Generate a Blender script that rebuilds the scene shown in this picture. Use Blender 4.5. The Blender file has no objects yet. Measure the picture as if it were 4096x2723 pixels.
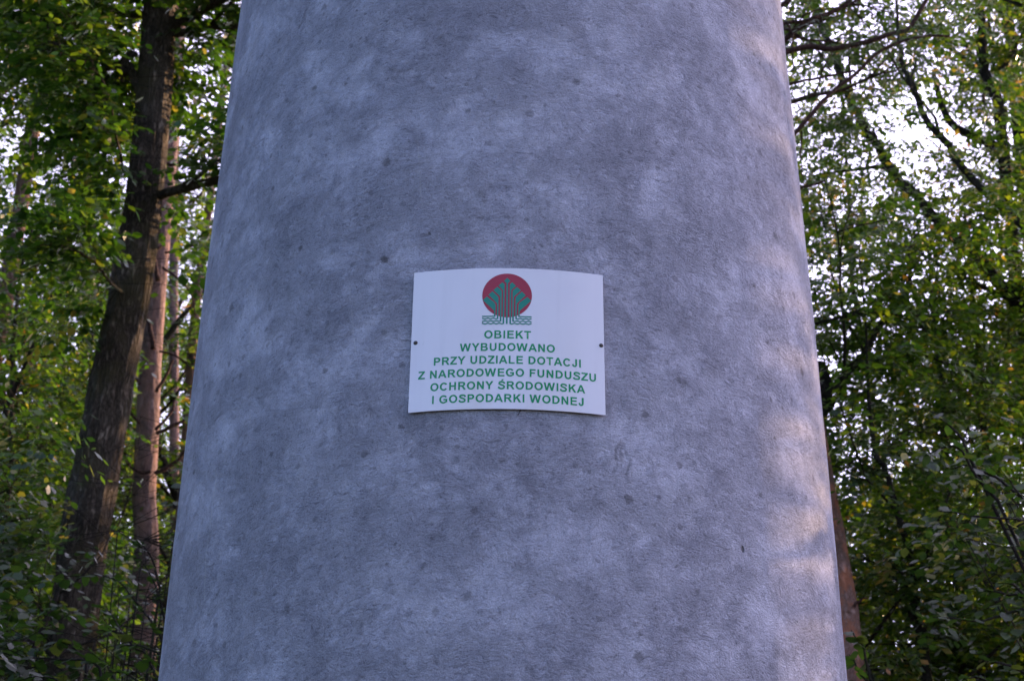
import bpy, math, random
import numpy as np
from mathutils import Matrix, Vector

# ------------------------------------------------------------------ camera, light, exposure
S = bpy.context.scene
C = S.collection
R_ = math.radians
PITCH, ROLL = R_(27.0), R_(0.6)
CAMZ = 1.6
cd = bpy.data.cameras.new('camera'); cam = bpy.data.objects.new('camera', cd); C.objects.link(cam)
CM = Matrix.Translation((0, 0, CAMZ)) @ Matrix.Rotation(math.pi/2 + PITCH, 4, 'X') @ Matrix.Rotation(ROLL, 4, 'Z')
cam.matrix_world = CM
cd.sensor_width = 23.5; cd.lens = 35.0; cd.clip_start = 0.05; cd.clip_end = 2000
cd.dof.use_dof = True; cd.dof.focus_distance = 4.6; cd.dof.aperture_fstop = 4.0; cd.dof.aperture_blades = 7
S.camera = cam
S.cycles.max_bounces = 7; S.cycles.diffuse_bounces = 3; S.cycles.glossy_bounces = 3; S.cycles.transmission_bounces = 4
SUN_EL, SUN_AZ = R_(17.0), R_(47.0)          # azimuth from +Y towards +X
w = bpy.data.worlds.new('World'); S.world = w; w.use_nodes = True
nt = w.node_tree; nt.nodes.clear()
sky = nt.nodes.new('ShaderNodeTexSky'); sky.sky_type = 'NISHITA'; sky.sun_disc = False
sky.sun_elevation = SUN_EL; sky.sun_rotation = SUN_AZ
sky.air_density = 1.0; sky.dust_density = .5; sky.ozone_density = 4.0
bg = nt.nodes.new('ShaderNodeBackground'); bg.inputs[1].default_value = 0.15
wo = nt.nodes.new('ShaderNodeOutputWorld')
# thin bright haze that thickens towards the sun
tcw = nt.nodes.new('ShaderNodeTexCoord'); dt = nt.nodes.new('ShaderNodeVectorMath'); dt.operation = 'DOT_PRODUCT'
dt.inputs[1].default_value = (math.sin(SUN_AZ)*math.cos(SUN_EL), math.cos(SUN_AZ)*math.cos(SUN_EL), math.sin(SUN_EL))
nt.links.new(tcw.outputs['Generated'], dt.inputs[0])
hz_ = nt.nodes.new('ShaderNodeMapRange'); hz_.interpolation_type = 'SMOOTHSTEP'; hz_.inputs[1].default_value = -.25; hz_.inputs[2].default_value = 1.0
hz_.inputs[3].default_value = 0.0; hz_.inputs[4].default_value = 6.3
nt.links.new(dt.outputs['Value'], hz_.inputs[0])
mxw = nt.nodes.new('ShaderNodeVectorMath'); mxw.operation = 'MULTIPLY_ADD'; mxw.inputs[1].default_value = (.98, .93, 1.12)
nt.links.new(hz_.outputs[0], mxw.inputs[0]); nt.links.new(sky.outputs[0], mxw.inputs[2])
tin = nt.nodes.new('ShaderNodeVectorMath'); tin.operation = 'MULTIPLY'; tin.inputs[1].default_value = (1.13, .95, 1.04)   # the camera's lavender balance
nt.links.new(mxw.outputs[0], tin.inputs[0]); nt.links.new(tin.outputs[0], bg.inputs[0]); nt.links.new(bg.outputs[0], wo.inputs[0])
sl = bpy.data.lights.new('sun', 'SUN'); so = bpy.data.objects.new('sun', sl); C.objects.link(so)
sl.energy = 4.8; sl.angle = R_(0.5); sl.color = (1.0, 0.64, 0.37)
sd = Vector((math.sin(SUN_AZ)*math.cos(SUN_EL), math.cos(SUN_AZ)*math.cos(SUN_EL), math.sin(SUN_EL)))
so.rotation_euler = sd.to_track_quat('Z', 'Y').to_euler(); so.location = (10, 8, 12)
S.view_settings.view_transform = 'Standard'; S.view_settings.look = 'None'
S.view_settings.gamma = 1; S.view_settings.use_curve_mapping = False
S.view_settings.exposure = 1.55

# ------------------------------------------------------------------ helpers
F = 35/23.5*4096
CMn = np.array(CM)
def ray(px, py):
    d = CMn[:3, :3] @ np.array([(px-2048)/F, -(py-1361.5)/F, -1.0])
    return d
def at(px, py, Y):
    d = ray(px, py)
    return np.array([0, 0, CAMZ]) + d*(Y/d[1])
def project(P):                                  # world -> photo pixels (4096 wide) and depth
    Q = (P - np.array([0, 0, CAMZ])) @ CMn[:3, :3]
    z = np.maximum(-Q[:, 2], 1e-3)
    return 2048 + F*Q[:, 0]/z, 1361.5 - F*Q[:, 1]/z, -Q[:, 2]
def tag(o, label=None, cat=None, group=None, kind=None):
    if label: o['label'] = label
    if cat: o['category'] = cat
    if group: o['group'] = group
    if kind: o['kind'] = kind
    return o
def mesh_np(name, V, Fc, mat, parent=None, smooth=False, tone=None):
    me = bpy.data.meshes.new(name)
    V = np.asarray(V, dtype=np.float32); Fc = np.asarray(Fc, dtype=np.int32)
    n, k = Fc.shape
    me.vertices.add(len(V)); me.vertices.foreach_set('co', V.ravel())
    me.loops.add(n*k); me.loops.foreach_set('vertex_index', Fc.ravel())
    me.polygons.add(n); me.polygons.foreach_set('loop_start', np.arange(0, n*k, k, dtype=np.int32))
    me.update(calc_edges=True)
    if smooth: me.polygons.foreach_set('use_smooth', np.ones(n, dtype=bool))
    if tone is not None:
        a = me.attributes.new('tone', 'FLOAT', 'FACE'); a.data.foreach_set('value', np.asarray(tone, dtype=np.float32))
    me.materials.append(mat)
    o = bpy.data.objects.new(name, me); C.objects.link(o)
    if parent is not None: o.parent = parent
    return o
def root(name, loc, label, cat, group=None):
    o = bpy.data.objects.new(name, None); C.objects.link(o)
    o.location = loc; o.empty_display_size = .2
    return tag(o, label, cat, group)
def adopt(o, r):                                 # child geometry is in world coordinates
    o.parent = r; o.matrix_parent_inverse = Matrix.Translation(r.location).inverted()
    return o
rng = np.random.default_rng(11)
def tube(P, rad, n=8, bump=0, freq=7, seed=0, caps=True):
    P = np.asarray(P, float); rad = np.asarray(rad, float); m = len(P)
    T = np.gradient(P, axis=0); T /= np.linalg.norm(T, axis=1)[:, None]+1e-9
    ref = np.array([0, 0, 1.0]) if abs(T[:, 2]).mean() < .75 else np.array([1.0, 0, 0])
    A = np.cross(T, ref); A /= np.linalg.norm(A, axis=1)[:, None]+1e-9
    B = np.cross(T, A)
    th = np.arange(n)*2*math.pi/n
    rr = rad[:, None]*np.ones((m, n))
    if bump:
        r2 = np.random.default_rng(seed)
        s = np.arange(m)[:, None]/max(m-1, 1)
        L = np.linalg.norm(P[-1]-P[0])
        for k in range(14):
            f = r2.integers(3, 3*freq); ph = r2.uniform(0, 6.28); q = r2.uniform(.2, 1.6)*L
            rr = rr + rad[:, None]*bump*r2.normal()*np.sin(f*th[None, :]+ph+np.sin(q*s*3+ph)*1.3)*(1+.6*np.sin(q*5*s+2*ph))*.45
    V = P[:, None, :] + rr[:, :, None]*(A[:, None, :]*np.cos(th)[None, :, None] + B[:, None, :]*np.sin(th)[None, :, None])
    V = V.reshape(-1, 3)
    i = np.arange(m-1)[:, None]*n; j = np.arange(n)[None, :]; j2 = (j+1) % n
    Fc = np.stack([i+j, i+j2, i+n+j2, i+n+j], axis=-1).reshape(-1, 4)
    if caps:
        V = np.vstack([V, P[0], P[-1]])
        a = len(V)-2
        jj = np.arange(n); j3 = (jj+1) % n
        c0 = np.stack([np.full(n, a), j3, jj, jj], -1)   # degenerate quads avoided below
        e = (m-1)*n
        V2 = V
        F3a = np.stack([np.full(n, a), j3, jj], -1); F3b = np.stack([np.full(n, a+1), e+jj, e+j3], -1)
        return V2, Fc, np.vstack([F3a, F3b])
    return V, Fc, np.zeros((0, 3), int)
def tri(Fq, F3):
    return np.vstack([Fq[:, [0, 1, 2]], Fq[:, [0, 2, 3]], F3]) if len(F3) else np.vstack([Fq[:, [0, 1, 2]], Fq[:, [0, 2, 3]]])
def tube_obj(name, P, rad, mat, r=None, n=10, bump=0, freq=7, seed=0):
    V, Fq, F3 = tube(P, rad, n, bump, freq, seed)
    o = mesh_np(name, V, tri(Fq, F3), mat, smooth=True)
    if r is not None: adopt(o, r)
    return o
def joined(tubes):
    Vs, Fs, k = [], [], 0
    for V, Fq, F3 in tubes:
        t = tri(Fq, F3); Vs.append(V); Fs.append(t+k); k += len(V)
    return np.vstack(Vs), np.vstack(Fs)
def resample(P, n, jit=0, seed=0):
    P = np.asarray(P, float)
    if P.shape[1] == 3 and len(P) > 2:            # Catmull-Rom through the points
        Q = np.vstack([2*P[0]-P[1], P, 2*P[-1]-P[-2]])
        t = np.linspace(0, len(P)-1-1e-6, n); i = t.astype(int); f = (t-i)[:, None]
        a, b, c, d = Q[i], Q[i+1], Q[i+2], Q[i+3]
        out = .5*((2*b)+(c-a)*f+(2*a-5*b+4*c-d)*f*f+(3*b-a-3*c+d)*f**3)
    else:
        t = np.linspace(0, 1, n)[:, None]; out = P[0]*(1-t)+P[-1]*t
    if jit:
        r2 = np.random.default_rng(seed); N = r2.normal(0, jit, out.shape)
        N = (N+np.roll(N, 1, 0)+np.roll(N, -1, 0))/2; N[0] = 0; out = out+N
    return out
def rads(P, vals):
    return np.interp(np.linspace(0, 1, len(P)), np.linspace(0, 1, len(vals)), vals)

# ------------------------------------------------------------------ material helpers
def new_mat(name):
    m = bpy.data.materials.new(name); m.use_nodes = True
    t = m.node_tree; t.nodes.clear()
    return m, t
class N:
    def __init__(s, t): s.t = t
    def n(s, ty, **kw):
        x = s.t.nodes.new(ty)
        for k, v in kw.items(): setattr(x, k, v)
        return x
    def put(s, sock, v):
        if hasattr(v, 'links') or hasattr(v, 'is_linked'): s.t.links.new(v, sock)
        else: sock.default_value = v
    def math(s, op, a, b=0.0, c=None, clamp=False):
        x = s.n('ShaderNodeMath', operation=op, use_clamp=clamp); s.put(x.inputs[0], a); s.put(x.inputs[1], b)
        if c is not None: s.put(x.inputs[2], c)
        return x.outputs[0]
    def rng(s, v, a, b, c=0.0, d=1.0, smooth=True):
        x = s.n('ShaderNodeMapRange'); x.interpolation_type = 'SMOOTHSTEP' if smooth else 'LINEAR'
        s.put(x.inputs[0], v)
        for i, q in enumerate((a, b, c, d)): s.put(x.inputs[i+1], q)
        return x.outputs[0]
    def noise(s, vec, scale, detail=4, rough=.5, dist=0.0, dims='3D'):
        x = s.n('ShaderNodeTexNoise', noise_dimensions=dims)
        if vec is not None: s.put(x.inputs['Vector'], vec)
        s.put(x.inputs['Scale'], scale); x.inputs['Detail'].default_value = detail
        x.inputs['Roughness'].default_value = rough; x.inputs['Distortion'].default_value = dist
        return x
    def map(s, vec, loc=(0, 0, 0), rot=(0, 0, 0), sc=(1, 1, 1)):
        x = s.n('ShaderNodeMapping'); s.put(x.inputs[0], vec)
        x.inputs[1].default_value = loc; x.inputs[2].default_value = rot; x.inputs[3].default_value = sc
        return x.outputs[0]
    def vadd(s, a, b):
        x = s.n('ShaderNodeVectorMath', operation='ADD'); s.put(x.inputs[0], a); s.put(x.inputs[1], b); return x.outputs[0]
    def vscale(s, a, f):
        x = s.n('ShaderNodeVectorMath', operation='SCALE'); s.put(x.inputs[0], a); s.put(x.inputs[3], f); return x.outputs[0]
    def mix(s, f, a, b, mode='MIX'):
        x = s.n('ShaderNodeMix', data_type='RGBA', blend_type=mode); x.clamp_factor = True
        s.put(x.inputs[0], f); s.put(x.inputs[6], a); s.put(x.inputs[7], b); return x.outputs[2]
    def ramp(s, v, stops):
        x = s.n('ShaderNodeValToRGB'); s.put(x.inputs[0], v); e = x.color_ramp.elements
        while len(e) > 1: e.remove(e[-1])
        e[0].position = stops[0][0]; e[0].color = (*stops[0][1], 1)
        for p, c in stops[1:]:
            q = e.new(p); q.color = (*c, 1)
        return x.outputs[0]
    def bump(s, h, strength, dist, nrm=None):
        x = s.n('ShaderNodeBump'); x.inputs['Strength'].default_value = strength; x.inputs['Distance'].default_value = dist
        s.put(x.inputs['Height'], h)
        if nrm is not None: s.put(x.inputs['Normal'], nrm)
        return x.outputs[0]
    def bsdf(s, col, rough=.8, nrm=None, spec=.3, **kw):
        b = s.n('ShaderNodeBsdfPrincipled'); s.put(b.inputs['Base Color'], col); s.put(b.inputs['Roughness'], rough)
        b.inputs['Specular IOR Level'].default_value = spec
        if nrm is not None: s.put(b.inputs['Normal'], nrm)
        for k, v in kw.items(): b.inputs[k].default_value = v
        return b.outputs[0]
    def out(s, sh):
        o = s.n('ShaderNodeOutputMaterial'); s.t.links.new(sh, o.inputs[0])
def rgb(*c): return (*c, 1)

def leaf_mat(name, stops, trans, tmix=.4, rough=.45):
    m, t = new_mat(name); k = N(t)
    a = k.n('ShaderNodeAttribute', attribute_name='tone')
    oi = k.n('ShaderNodeObjectInfo')
    v = k.math('FRACT', k.math('ADD', a.outputs['Fac'], k.math('MULTIPLY', oi.outputs['Random'], .0)))
    col = k.ramp(v, stops)
    tcol = k.ramp(v, trans)
    b = k.bsdf(col, rough, spec=.5)
    tr = k.n('ShaderNodeBsdfTranslucent'); k.put(tr.inputs[0], tcol)
    mx = k.n('ShaderNodeMixShader'); mx.inputs[0].default_value = tmix
    t.links.new(b, mx.inputs[1]); t.links.new(tr.outputs[0], mx.inputs[2]); k.out(mx.outputs[0])
    return m
M = {}
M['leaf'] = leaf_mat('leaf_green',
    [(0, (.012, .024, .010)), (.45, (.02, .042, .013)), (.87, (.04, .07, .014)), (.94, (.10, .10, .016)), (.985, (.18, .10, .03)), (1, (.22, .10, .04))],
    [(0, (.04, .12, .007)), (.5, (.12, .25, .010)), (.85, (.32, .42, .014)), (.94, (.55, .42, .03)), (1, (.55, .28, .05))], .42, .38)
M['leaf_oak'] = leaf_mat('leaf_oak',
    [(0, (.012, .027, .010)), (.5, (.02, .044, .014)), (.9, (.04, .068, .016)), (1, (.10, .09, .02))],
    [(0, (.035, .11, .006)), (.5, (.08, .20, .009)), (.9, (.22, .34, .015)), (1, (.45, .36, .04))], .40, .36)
M['leaf_hazel'] = leaf_mat('leaf_hazel',
    [(0, (.013, .028, .012)), (.5, (.02, .04, .015)), (.9, (.032, .058, .014)), (1, (.18, .16, .03))],
    [(0, (.025, .075, .007)), (.6, (.055, .135, .010)), (1, (.3, .32, .04))], .32, .5)
M['needle'] = leaf_mat('pine_needle',
    [(0, (.025, .05, .025)), (1, (.05, .08, .035))], [(0, (.06, .11, .04)), (1, (.10, .16, .06))], .25, .5)

def bark_mat(name, stops, vs=(9, 9, 1.3), scale=1.0, bdist=.02, moss=None, rough=.9, ridge=.8, patch=None):
    m, t = new_mat(name); k = N(t)
    tc = k.n('ShaderNodeTexCoord').outputs['Object']
    v = k.map(tc, sc=vs)
    v = k.vadd(v, k.vscale(k.noise(tc, 2.3, 4).outputs[1], 1.5))
    a = k.noise(v, scale, 7, .68).outputs[0]; b = k.noise(v, scale*2.3, 5, .65).outputs[0]
    rd = k.math('ABSOLUTE', k.math('SUBTRACT', a, .5)); rd = k.rng(rd, 0, .13, 0, 1, False)
    h = k.math('ADD', k.math('MULTIPLY', rd, ridge), k.math('MULTIPLY', b, 1-ridge))
    tint = k.noise(tc, 4, 5, .65).outputs[0]
    col = k.ramp(k.math('ADD', k.math('MULTIPLY', h, .75), k.math('MULTIPLY', k.rng(tint, .3, .7), .25)), stops)
    if patch: col = k.mix(k.math('MULTIPLY', k.rng(k.noise(k.map(tc, sc=(1, 1, .6)), 7, 6, .7).outputs[0], .46, .56), .75), col, rgb(*patch))
    if moss:
        mk = k.rng(k.noise(tc, 1.6, 7, .72).outputs[0], .47, .62)
        col = k.mix(k.math('MULTIPLY', mk, .8), col, rgb(*moss))
    k.out(k.bsdf(col, rough, k.bump(h, 1.0, bdist), .15)); return m
M['oak_bark'] = bark_mat('oak_bark', [(.1, (.024, .02, .015)), (.4, (.10, .082, .06)), (.75, (.16, .132, .10)), (1, (.20, .168, .13))], (19, 19, 6.5), 1.0, .05, (.085, .075, .035))
M['pine_bark'] = bark_mat('pine_bark', [(.1, (.06, .034, .03)), (.4, (.18, .115, .098)), (.7, (.26, .175, .155)), (1, (.33, .25, .225))], (15, 15, 7), 1.0, .022, (.085, .07, .064), ridge=.5, patch=(.25, .15, .12))
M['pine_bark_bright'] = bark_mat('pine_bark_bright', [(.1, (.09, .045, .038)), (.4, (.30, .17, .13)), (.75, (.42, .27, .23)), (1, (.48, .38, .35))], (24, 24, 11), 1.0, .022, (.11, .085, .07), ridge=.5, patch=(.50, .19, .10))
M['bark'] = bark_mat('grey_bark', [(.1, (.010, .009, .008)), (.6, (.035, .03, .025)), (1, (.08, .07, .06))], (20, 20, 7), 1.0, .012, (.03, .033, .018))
M['pine_branch'] = bark_mat('pine_branch_bark', [(.1, (.02, .012, .01)), (.6, (.07, .036, .03)), (1, (.13, .07, .055))], (20, 20, 20), 1.0, .01)

# ------------------------------------------------------------------ ground
m, t = new_mat('forest_floor'); k = N(t)
tc = k.n('ShaderNodeTexCoord').outputs['Object']
a = k.noise(tc, 3.5, 10, .7).outputs[0]; b_ = k.noise(tc, .25, 4).outputs[0]
col = k.mix(k.rng(b_, .4, .6), k.ramp(a, [(.3, (.03, .02, .012)), (.6, (.09, .06, .035)), (.8, (.14, .1, .06))]), k.ramp(a, [(.3, (.02, .035, .01)), (.7, (.06, .09, .025))]))
k.out(k.bsdf(col, .95, k.bump(a, 1, .08), .1)); M['floor'] = m
gn = 120; gx = np.linspace(-1, 1, gn); gx = np.sign(gx)*np.abs(gx)**2.5*600
X, Yg = np.meshgrid(gx, gx); Z = .12*np.sin(X*.35+1)*np.cos(Yg*.28)+.05*np.sin(X*1.3)*np.sin(Yg*1.1)
rr_ = np.hypot(X, Yg-5.4); Z = Z*np.clip((rr_-2)/6, 0, 1)
V = np.stack([X, Yg, Z], -1).reshape(-1, 3)
i = (np.arange(gn-1)[:, None]*gn+np.arange(gn-1)[None, :]).ravel()
tag(mesh_np('ground', V, np.stack([i, i+1, i+gn+1, i+gn], -1), M['floor'], smooth=True), 'forest floor of leaf litter and moss', kind='structure')

# ------------------------------------------------------------------ tower
DS = 4.73                                        # slant distance to the sign
HS = DS*math.cos(PITCH); SZ = CAMZ + DS*math.sin(PITCH)
TR = 1.197; TX, TY = -0.018, HS+TR
TOWER_H = 11.0
def cyl_hit(px, py, r=TR):
    d = ray(px, py); ox, oy = -TX, -TY
    a = d[0]**2+d[1]**2; b = 2*(ox*d[0]+oy*d[1]); c = ox*ox+oy*oy-r*r
    q = b*b-4*a*c
    s = (-b-math.sqrt(max(q, 0)))/(2*a)
    P = np.array([0, 0, CAMZ])+s*d
    return math.atan2(P[0]-TX, -(P[1]-TY)), P[2]
def cyl(th, z, r): return (TX+r*np.sin(th), TY-r*np.cos(th), z)
def prof(z):                                     # the shaft swells by a few millimetres at mid height
    return TR + .006*np.exp(-((z-3.4)/1.1)**2) - .010*np.clip((z-4.3)/1.0, 0, 3)**1.3 + .004*np.clip(2.9-z, 0, 3)
def fbm(u, v, seed, f0, octs=5):
    r2 = np.random.default_rng(seed); out = 0; amp = 1; f = f0
    for o in range(octs):
        for _ in range(4):
            an = r2.uniform(0, 6.28); ph = r2.uniform(0, 6.28)
            out = out+amp*.5*np.sin(f*(u*math.cos(an)+v*math.sin(an))+ph+1.5*np.sin(f*.37*(v*math.cos(an)-u*math.sin(an))+ph*2))
        amp *= .55; f *= 1.9
    return out
nth, nz = 300, 480
th = np.arange(nth+1)*2*math.pi/nth - math.pi
zz = np.concatenate([[-.3], np.linspace(0, 2.0, 60), np.linspace(2.0, 5.8, nz-160)[1:], np.linspace(5.8, TOWER_H, 100)[1:]])
TH, ZZ = np.meshgrid(th, zz)
U = TH*TR
ths = np.where(TH > math.pi-1e-6, -math.pi, TH)
cu, cv = np.sin(ths)*TR*1.0, np.cos(ths)*TR*1.0
rel = .0011*fbm(cu*1.3+cv*.7, ZZ+cv, 3, 4.0, 5)
RR = prof(ZZ)+rel
V = np.stack([TX+RR*np.sin(ths), TY-RR*np.cos(ths), ZZ], -1).reshape(-1, 3)
nr, nc = TH.shape
i = (np.arange(nr-1)[:, None]*nc+np.arange(nc-1)[None, :]).ravel()
Fq = np.stack([i, i+1, i+nc+1, i+nc], -1)

m, t = new_mat('grey_plaster'); k = N(t)
uv = k.n('ShaderNodeUVMap', uv_map='UVMap').outputs[0]
sep = k.n('ShaderNodeSeparateXYZ'); k.put(sep.inputs[0], uv); su, sv = sep.outputs[0], sep.outputs[1]
warp = k.vadd(uv, k.vscale(k.vadd(k.noise(uv, 1.4, 4, .55).outputs[1], (-.5, -.5, -.5)), .55))
warp2 = k.vadd(uv, k.vscale(k.vadd(k.noise(uv, 6, 3, .6).outputs[1], (-.5, -.5, -.5)), .10))
big = k.noise(k.map(warp, sc=(1, .8, 1)), 2.1, 11, .72).outputs[0]
med = k.noise(k.map(warp2, loc=(3, 1, 0), rot=(0, 0, .5), sc=(1.6, .75, 1)), 4.6, 10, .76).outputs[0]
strk = k.noise(k.map(warp2, sc=(9, .7, 1)), 1.0, 5, .6).outputs[0]
fine = k.noise(uv, 210, 4, .75).outputs[0]
grain = k.noise(uv, 60, 6, .8).outputs[0]
# trowel strokes: long streaks in four directions, each shown in its own patches, and arcs round hidden centres
def stroke(angle, seed, sc=(1, 3.2, 1), s0=34, det=8):
    v = k.map(warp2, loc=(seed, seed*.7, seed), rot=(0, 0, angle), sc=sc)
    return k.noise(v, s0, det, .7).outputs[0]
def mask(seed, lo=.5, hi=.6, s0=2.6):
    return k.rng(k.noise(k.map(uv, loc=(seed, 9-seed, 0)), s0, 3, .5).outputs[0], lo, hi)
s1 = stroke(.15, 1.3); s2 = stroke(-.55, 4.1); s3 = stroke(.75, 7.7); s4 = stroke(1.45, 2.2)
def fm(f, a, b):
    x = k.n('ShaderNodeMix', data_type='FLOAT'); k.put(x.inputs[0], f); k.put(x.inputs[2], a); k.put(x.inputs[3], b); return x.outputs[0]
st = fm(mask(2.1), s1, s2); st = fm(mask(5.7), st, s3); st = fm(mask(8.8, .54, .62), st, s4)
vor = k.n('ShaderNodeTexVoronoi', feature='F1', voronoi_dimensions='2D'); k.put(vor.inputs['Vector'], warp2); vor.inputs['Scale'].default_value = 2.7
sub = k.n('ShaderNodeVectorMath', operation='SUBTRACT'); k.put(sub.inputs[0], warp2); k.put(sub.inputs[1], vor.outputs['Position'])
ss = k.n('ShaderNodeSeparateXYZ'); k.put(ss.inputs[0], sub.outputs[0])
rad = k.math('SQRT', k.math('ADD', k.math('MULTIPLY', ss.outputs[0], ss.outputs[0]), k.math('MULTIPLY', ss.outputs[1], ss.outputs[1])))
ang = k.math('ARCTAN2', ss.outputs[1], ss.outputs[0])
cb = k.n('ShaderNodeCombineXYZ'); k.put(cb.inputs[0], k.math('MULTIPLY', rad, 120)); k.put(cb.inputs[1], k.math('MULTIPLY', ang, 3.2)); k.put(cb.inputs[2], k.math('MULTIPLY', sv, 2))
arc = k.noise(cb.outputs[0], 1.0, 8, .7).outputs[0]
arcm = k.math('MULTIPLY', mask(12.4, .5, .58, 3.1), k.rng(rad, .21, .15))
st = fm(arcm, st, arc)
rough_area = k.rng(k.noise(k.map(warp2, loc=(4, 7, 0)), 3.6, 7, .7).outputs[0], .37, .63, .28, 1.2)
pits = k.noise(k.map(warp2, sc=(1, 1.35, 1)), 115, 4, .75).outputs[0]
hgt = k.math('ADD', k.math('MULTIPLY', k.math('SUBTRACT', st, .5), k.math('MULTIPLY', rough_area, 1.0)), k.math('MULTIPLY', k.math('ADD', k.math('MULTIPLY', pits, .85), k.math('MULTIPLY', grain, .65)), k.math('ADD', k.math('MULTIPLY', rough_area, .7), .3)))
ra2 = k.math('ADD', k.math('MULTIPLY', rough_area, .36), .50)
crease = k.math('MULTIPLY', k.rng(st, .30, .42, 1, 0), ra2)
# dark splotches 1-3 cm across
def spots(scale, seed, thr, r0, r1):
    v = k.n('ShaderNodeTexVoronoi', feature='F1', voronoi_dimensions='2D'); k.put(v.inputs['Vector'], k.map(k.vadd(uv, k.vscale(k.noise(uv, 45, 5, .75).outputs[1], .034)), loc=(seed, seed, 0))); v.inputs['Scale'].default_value = scale
    sc = k.n('ShaderNodeSeparateXYZ'); k.put(sc.inputs[0], v.outputs['Color'])
    keep = k.math('GREATER_THAN', sc.outputs[0], thr)
    rr = k.math('ADD', k.math('MULTIPLY', sc.outputs[1], r1-r0), r0)
    d = k.math('DIVIDE', v.outputs['Distance'], rr)
    return k.math('MULTIPLY', keep, k.math('MULTIPLY', k.rng(d, .45, 1.0, 1, 0), k.math('ADD', k.math('MULTIPLY', sc.outputs[2], .7), .25)))
sp = k.math('MAXIMUM', spots(6, 1.7, .55, .03, .14), k.math('MULTIPLY', spots(15, 5.1, .45, .05, .22), .75))
sp = k.math('MULTIPLY', sp, k.rng(k.noise(k.map(uv, loc=(1, 5, 2)), 2.2, 3).outputs[0], .36, .54, .25, 1))
# drips and hairlines with a place of their own
def line(pts, wd, soft=1.0, wob=.004):
    P = [cyl_hit(*p) for p in pts]; acc = None
    wn = k.math('MULTIPLY', k.math('SUBTRACT', k.noise(uv, 18, 3).outputs[0], .5), wob*2)
    for (a0, z0), (a1, z1) in zip(P[:-1], P[1:]):
        u0, u1 = a0*TR, a1*TR; sl_ = (u1-u0)/(z1-z0+1e-9)
        c = k.math('ADD', k.math('MULTIPLY', k.math('SUBTRACT', sv, z0), sl_), u0)
        d = k.math('ABSOLUTE', k.math('SUBTRACT', k.math('ADD', su, wn), c))
        zr = k.math('MULTIPLY', k.math('GREATER_THAN', sv, min(z0, z1)), k.math('LESS_THAN', sv, max(z0, z1)))
        q = k.math('MULTIPLY', k.rng(d, wd*.3, wd, 1, 0), zr)
        acc = q if acc is None else k.math('MAXIMUM', acc, q)
    return acc
brk = k.rng(k.noise(uv, 14, 4, .7).outputs[0], .38, .55, .15, 1)
wl = line([(877, 1894), (862, 1994), (847, 2130), (833, 2224), (824, 2406)], .0030)
for p in ([(990, 1140), (1004, 1300), (1000, 1560)], [(1003, 1560), (1010, 1900)], [(1668, 520), (1690, 840)], [(1100, 20), (1108, 270)], [(1400, 1150), (1425, 1420)]):
    wl = k.math('MAXIMUM', wl, k.math('MULTIPLY', line(p, .0028), .55))
wl = k.math('MULTIPLY', wl, brk)
dl = line([(2482, 1765), (2464, 1800), (2460, 1870), (2450, 1900)], .0085, wob=.010)
for p in ([(2488, 1770), (2482, 1830), (2480, 1860)], [(2480, 1760), (2520, 1850), (2500, 1900), (2515, 1935)]):
    dl = k.math('MAXIMUM', dl, line(p, .0075, wob=.010))
for p, q in (([(812, 1262), (820, 1215), (833, 1190)], .9), ([(1520, 1555), (1600, 1550)], .2), ([(1870, 2630), (1876, 2690)], .5)):
    dl = k.math('MAXIMUM', dl, k.math('MULTIPLY', line(p, .0030, wob=.001), q))
ha, hz = cyl_hit(2966, 2198)
du = k.math('DIVIDE', k.math('SUBTRACT', su, ha*TR), .0075); dv = k.math('DIVIDE', k.math('SUBTRACT', sv, hz), .013)
hd = k.math('SQRT', k.math('ADD', k.math('MULTIPLY', du, du), k.math('MULTIPLY', dv, dv)))
hole = k.rng(hd, .5, 1.1, 1, 0)
sml = k.noise(k.map(warp2, loc=(7, 3, 0), rot=(0, 0, -.4), sc=(1.3, .8, 1)), 12, 8, .8).outputs[0]
tiny = k.noise(k.map(warp2, loc=(2, 8, 0)), 38, 6, .8).outputs[0]
def wsum(*pr):
    acc = None
    for v_, w_ in pr:
        q = k.math('MULTIPLY', k.math('SUBTRACT', v_, .5), w_); acc = q if acc is None else k.math('ADD', acc, q)
    return acc
gr = wsum((sml, .55), (tiny, .45), (st, .45), (pits, .30))
lv1 = k.rng(k.math('ADD', wsum((big, 1.0)), k.math('MULTIPLY', gr, .45)), -.11, .11)
lv2 = k.rng(k.math('ADD', wsum((med, 1.0)), k.math('MULTIPLY', gr, .7)), -.14, .14)
lv3 = k.rng(gr, -.28, .28)
tonev = k.math('ADD', k.math('MULTIPLY', lv1, .26), k.math('ADD', k.math('MULTIPLY', lv2, .28), k.math('ADD', k.math('MULTIPLY', lv3, .32), k.math('MULTIPLY', strk, .12))))
base = k.ramp(tonev, [(.04, (.35, .355, .43)), (.36, (.51, .515, .615)), (.62, (.60, .605, .715)), (.97, (.72, .725, .83))])
base = k.mix(k.math('MULTIPLY', sp, .75), base, rgb(.12, .115, .12))
scf = k.math('MAXIMUM', k.math('MULTIPLY', k.rng(stroke(.35, 3.3, (1, 13, 1), 8, 3), .665, .71), mask(4.4, .5, .58, 3.4)), k.math('MULTIPLY', k.rng(stroke(-.8, 6.1, (1, 12, 1), 9, 3), .665, .71), mask(9.9, .5, .58, 3.0)))
scf = k.math('MAXIMUM', scf, k.math('MULTIPLY', k.rng(stroke(1.5, 8.4, (1, 11, 1), 7, 3), .68, .73), mask(6.6, .52, .6, 2.4)))
base = k.mix(k.math('MULTIPLY', scf, .42), base, rgb(.10, .10, .115))
base = k.mix(k.math('MULTIPLY', crease, .66), base, rgb(.12, .115, .12))
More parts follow.
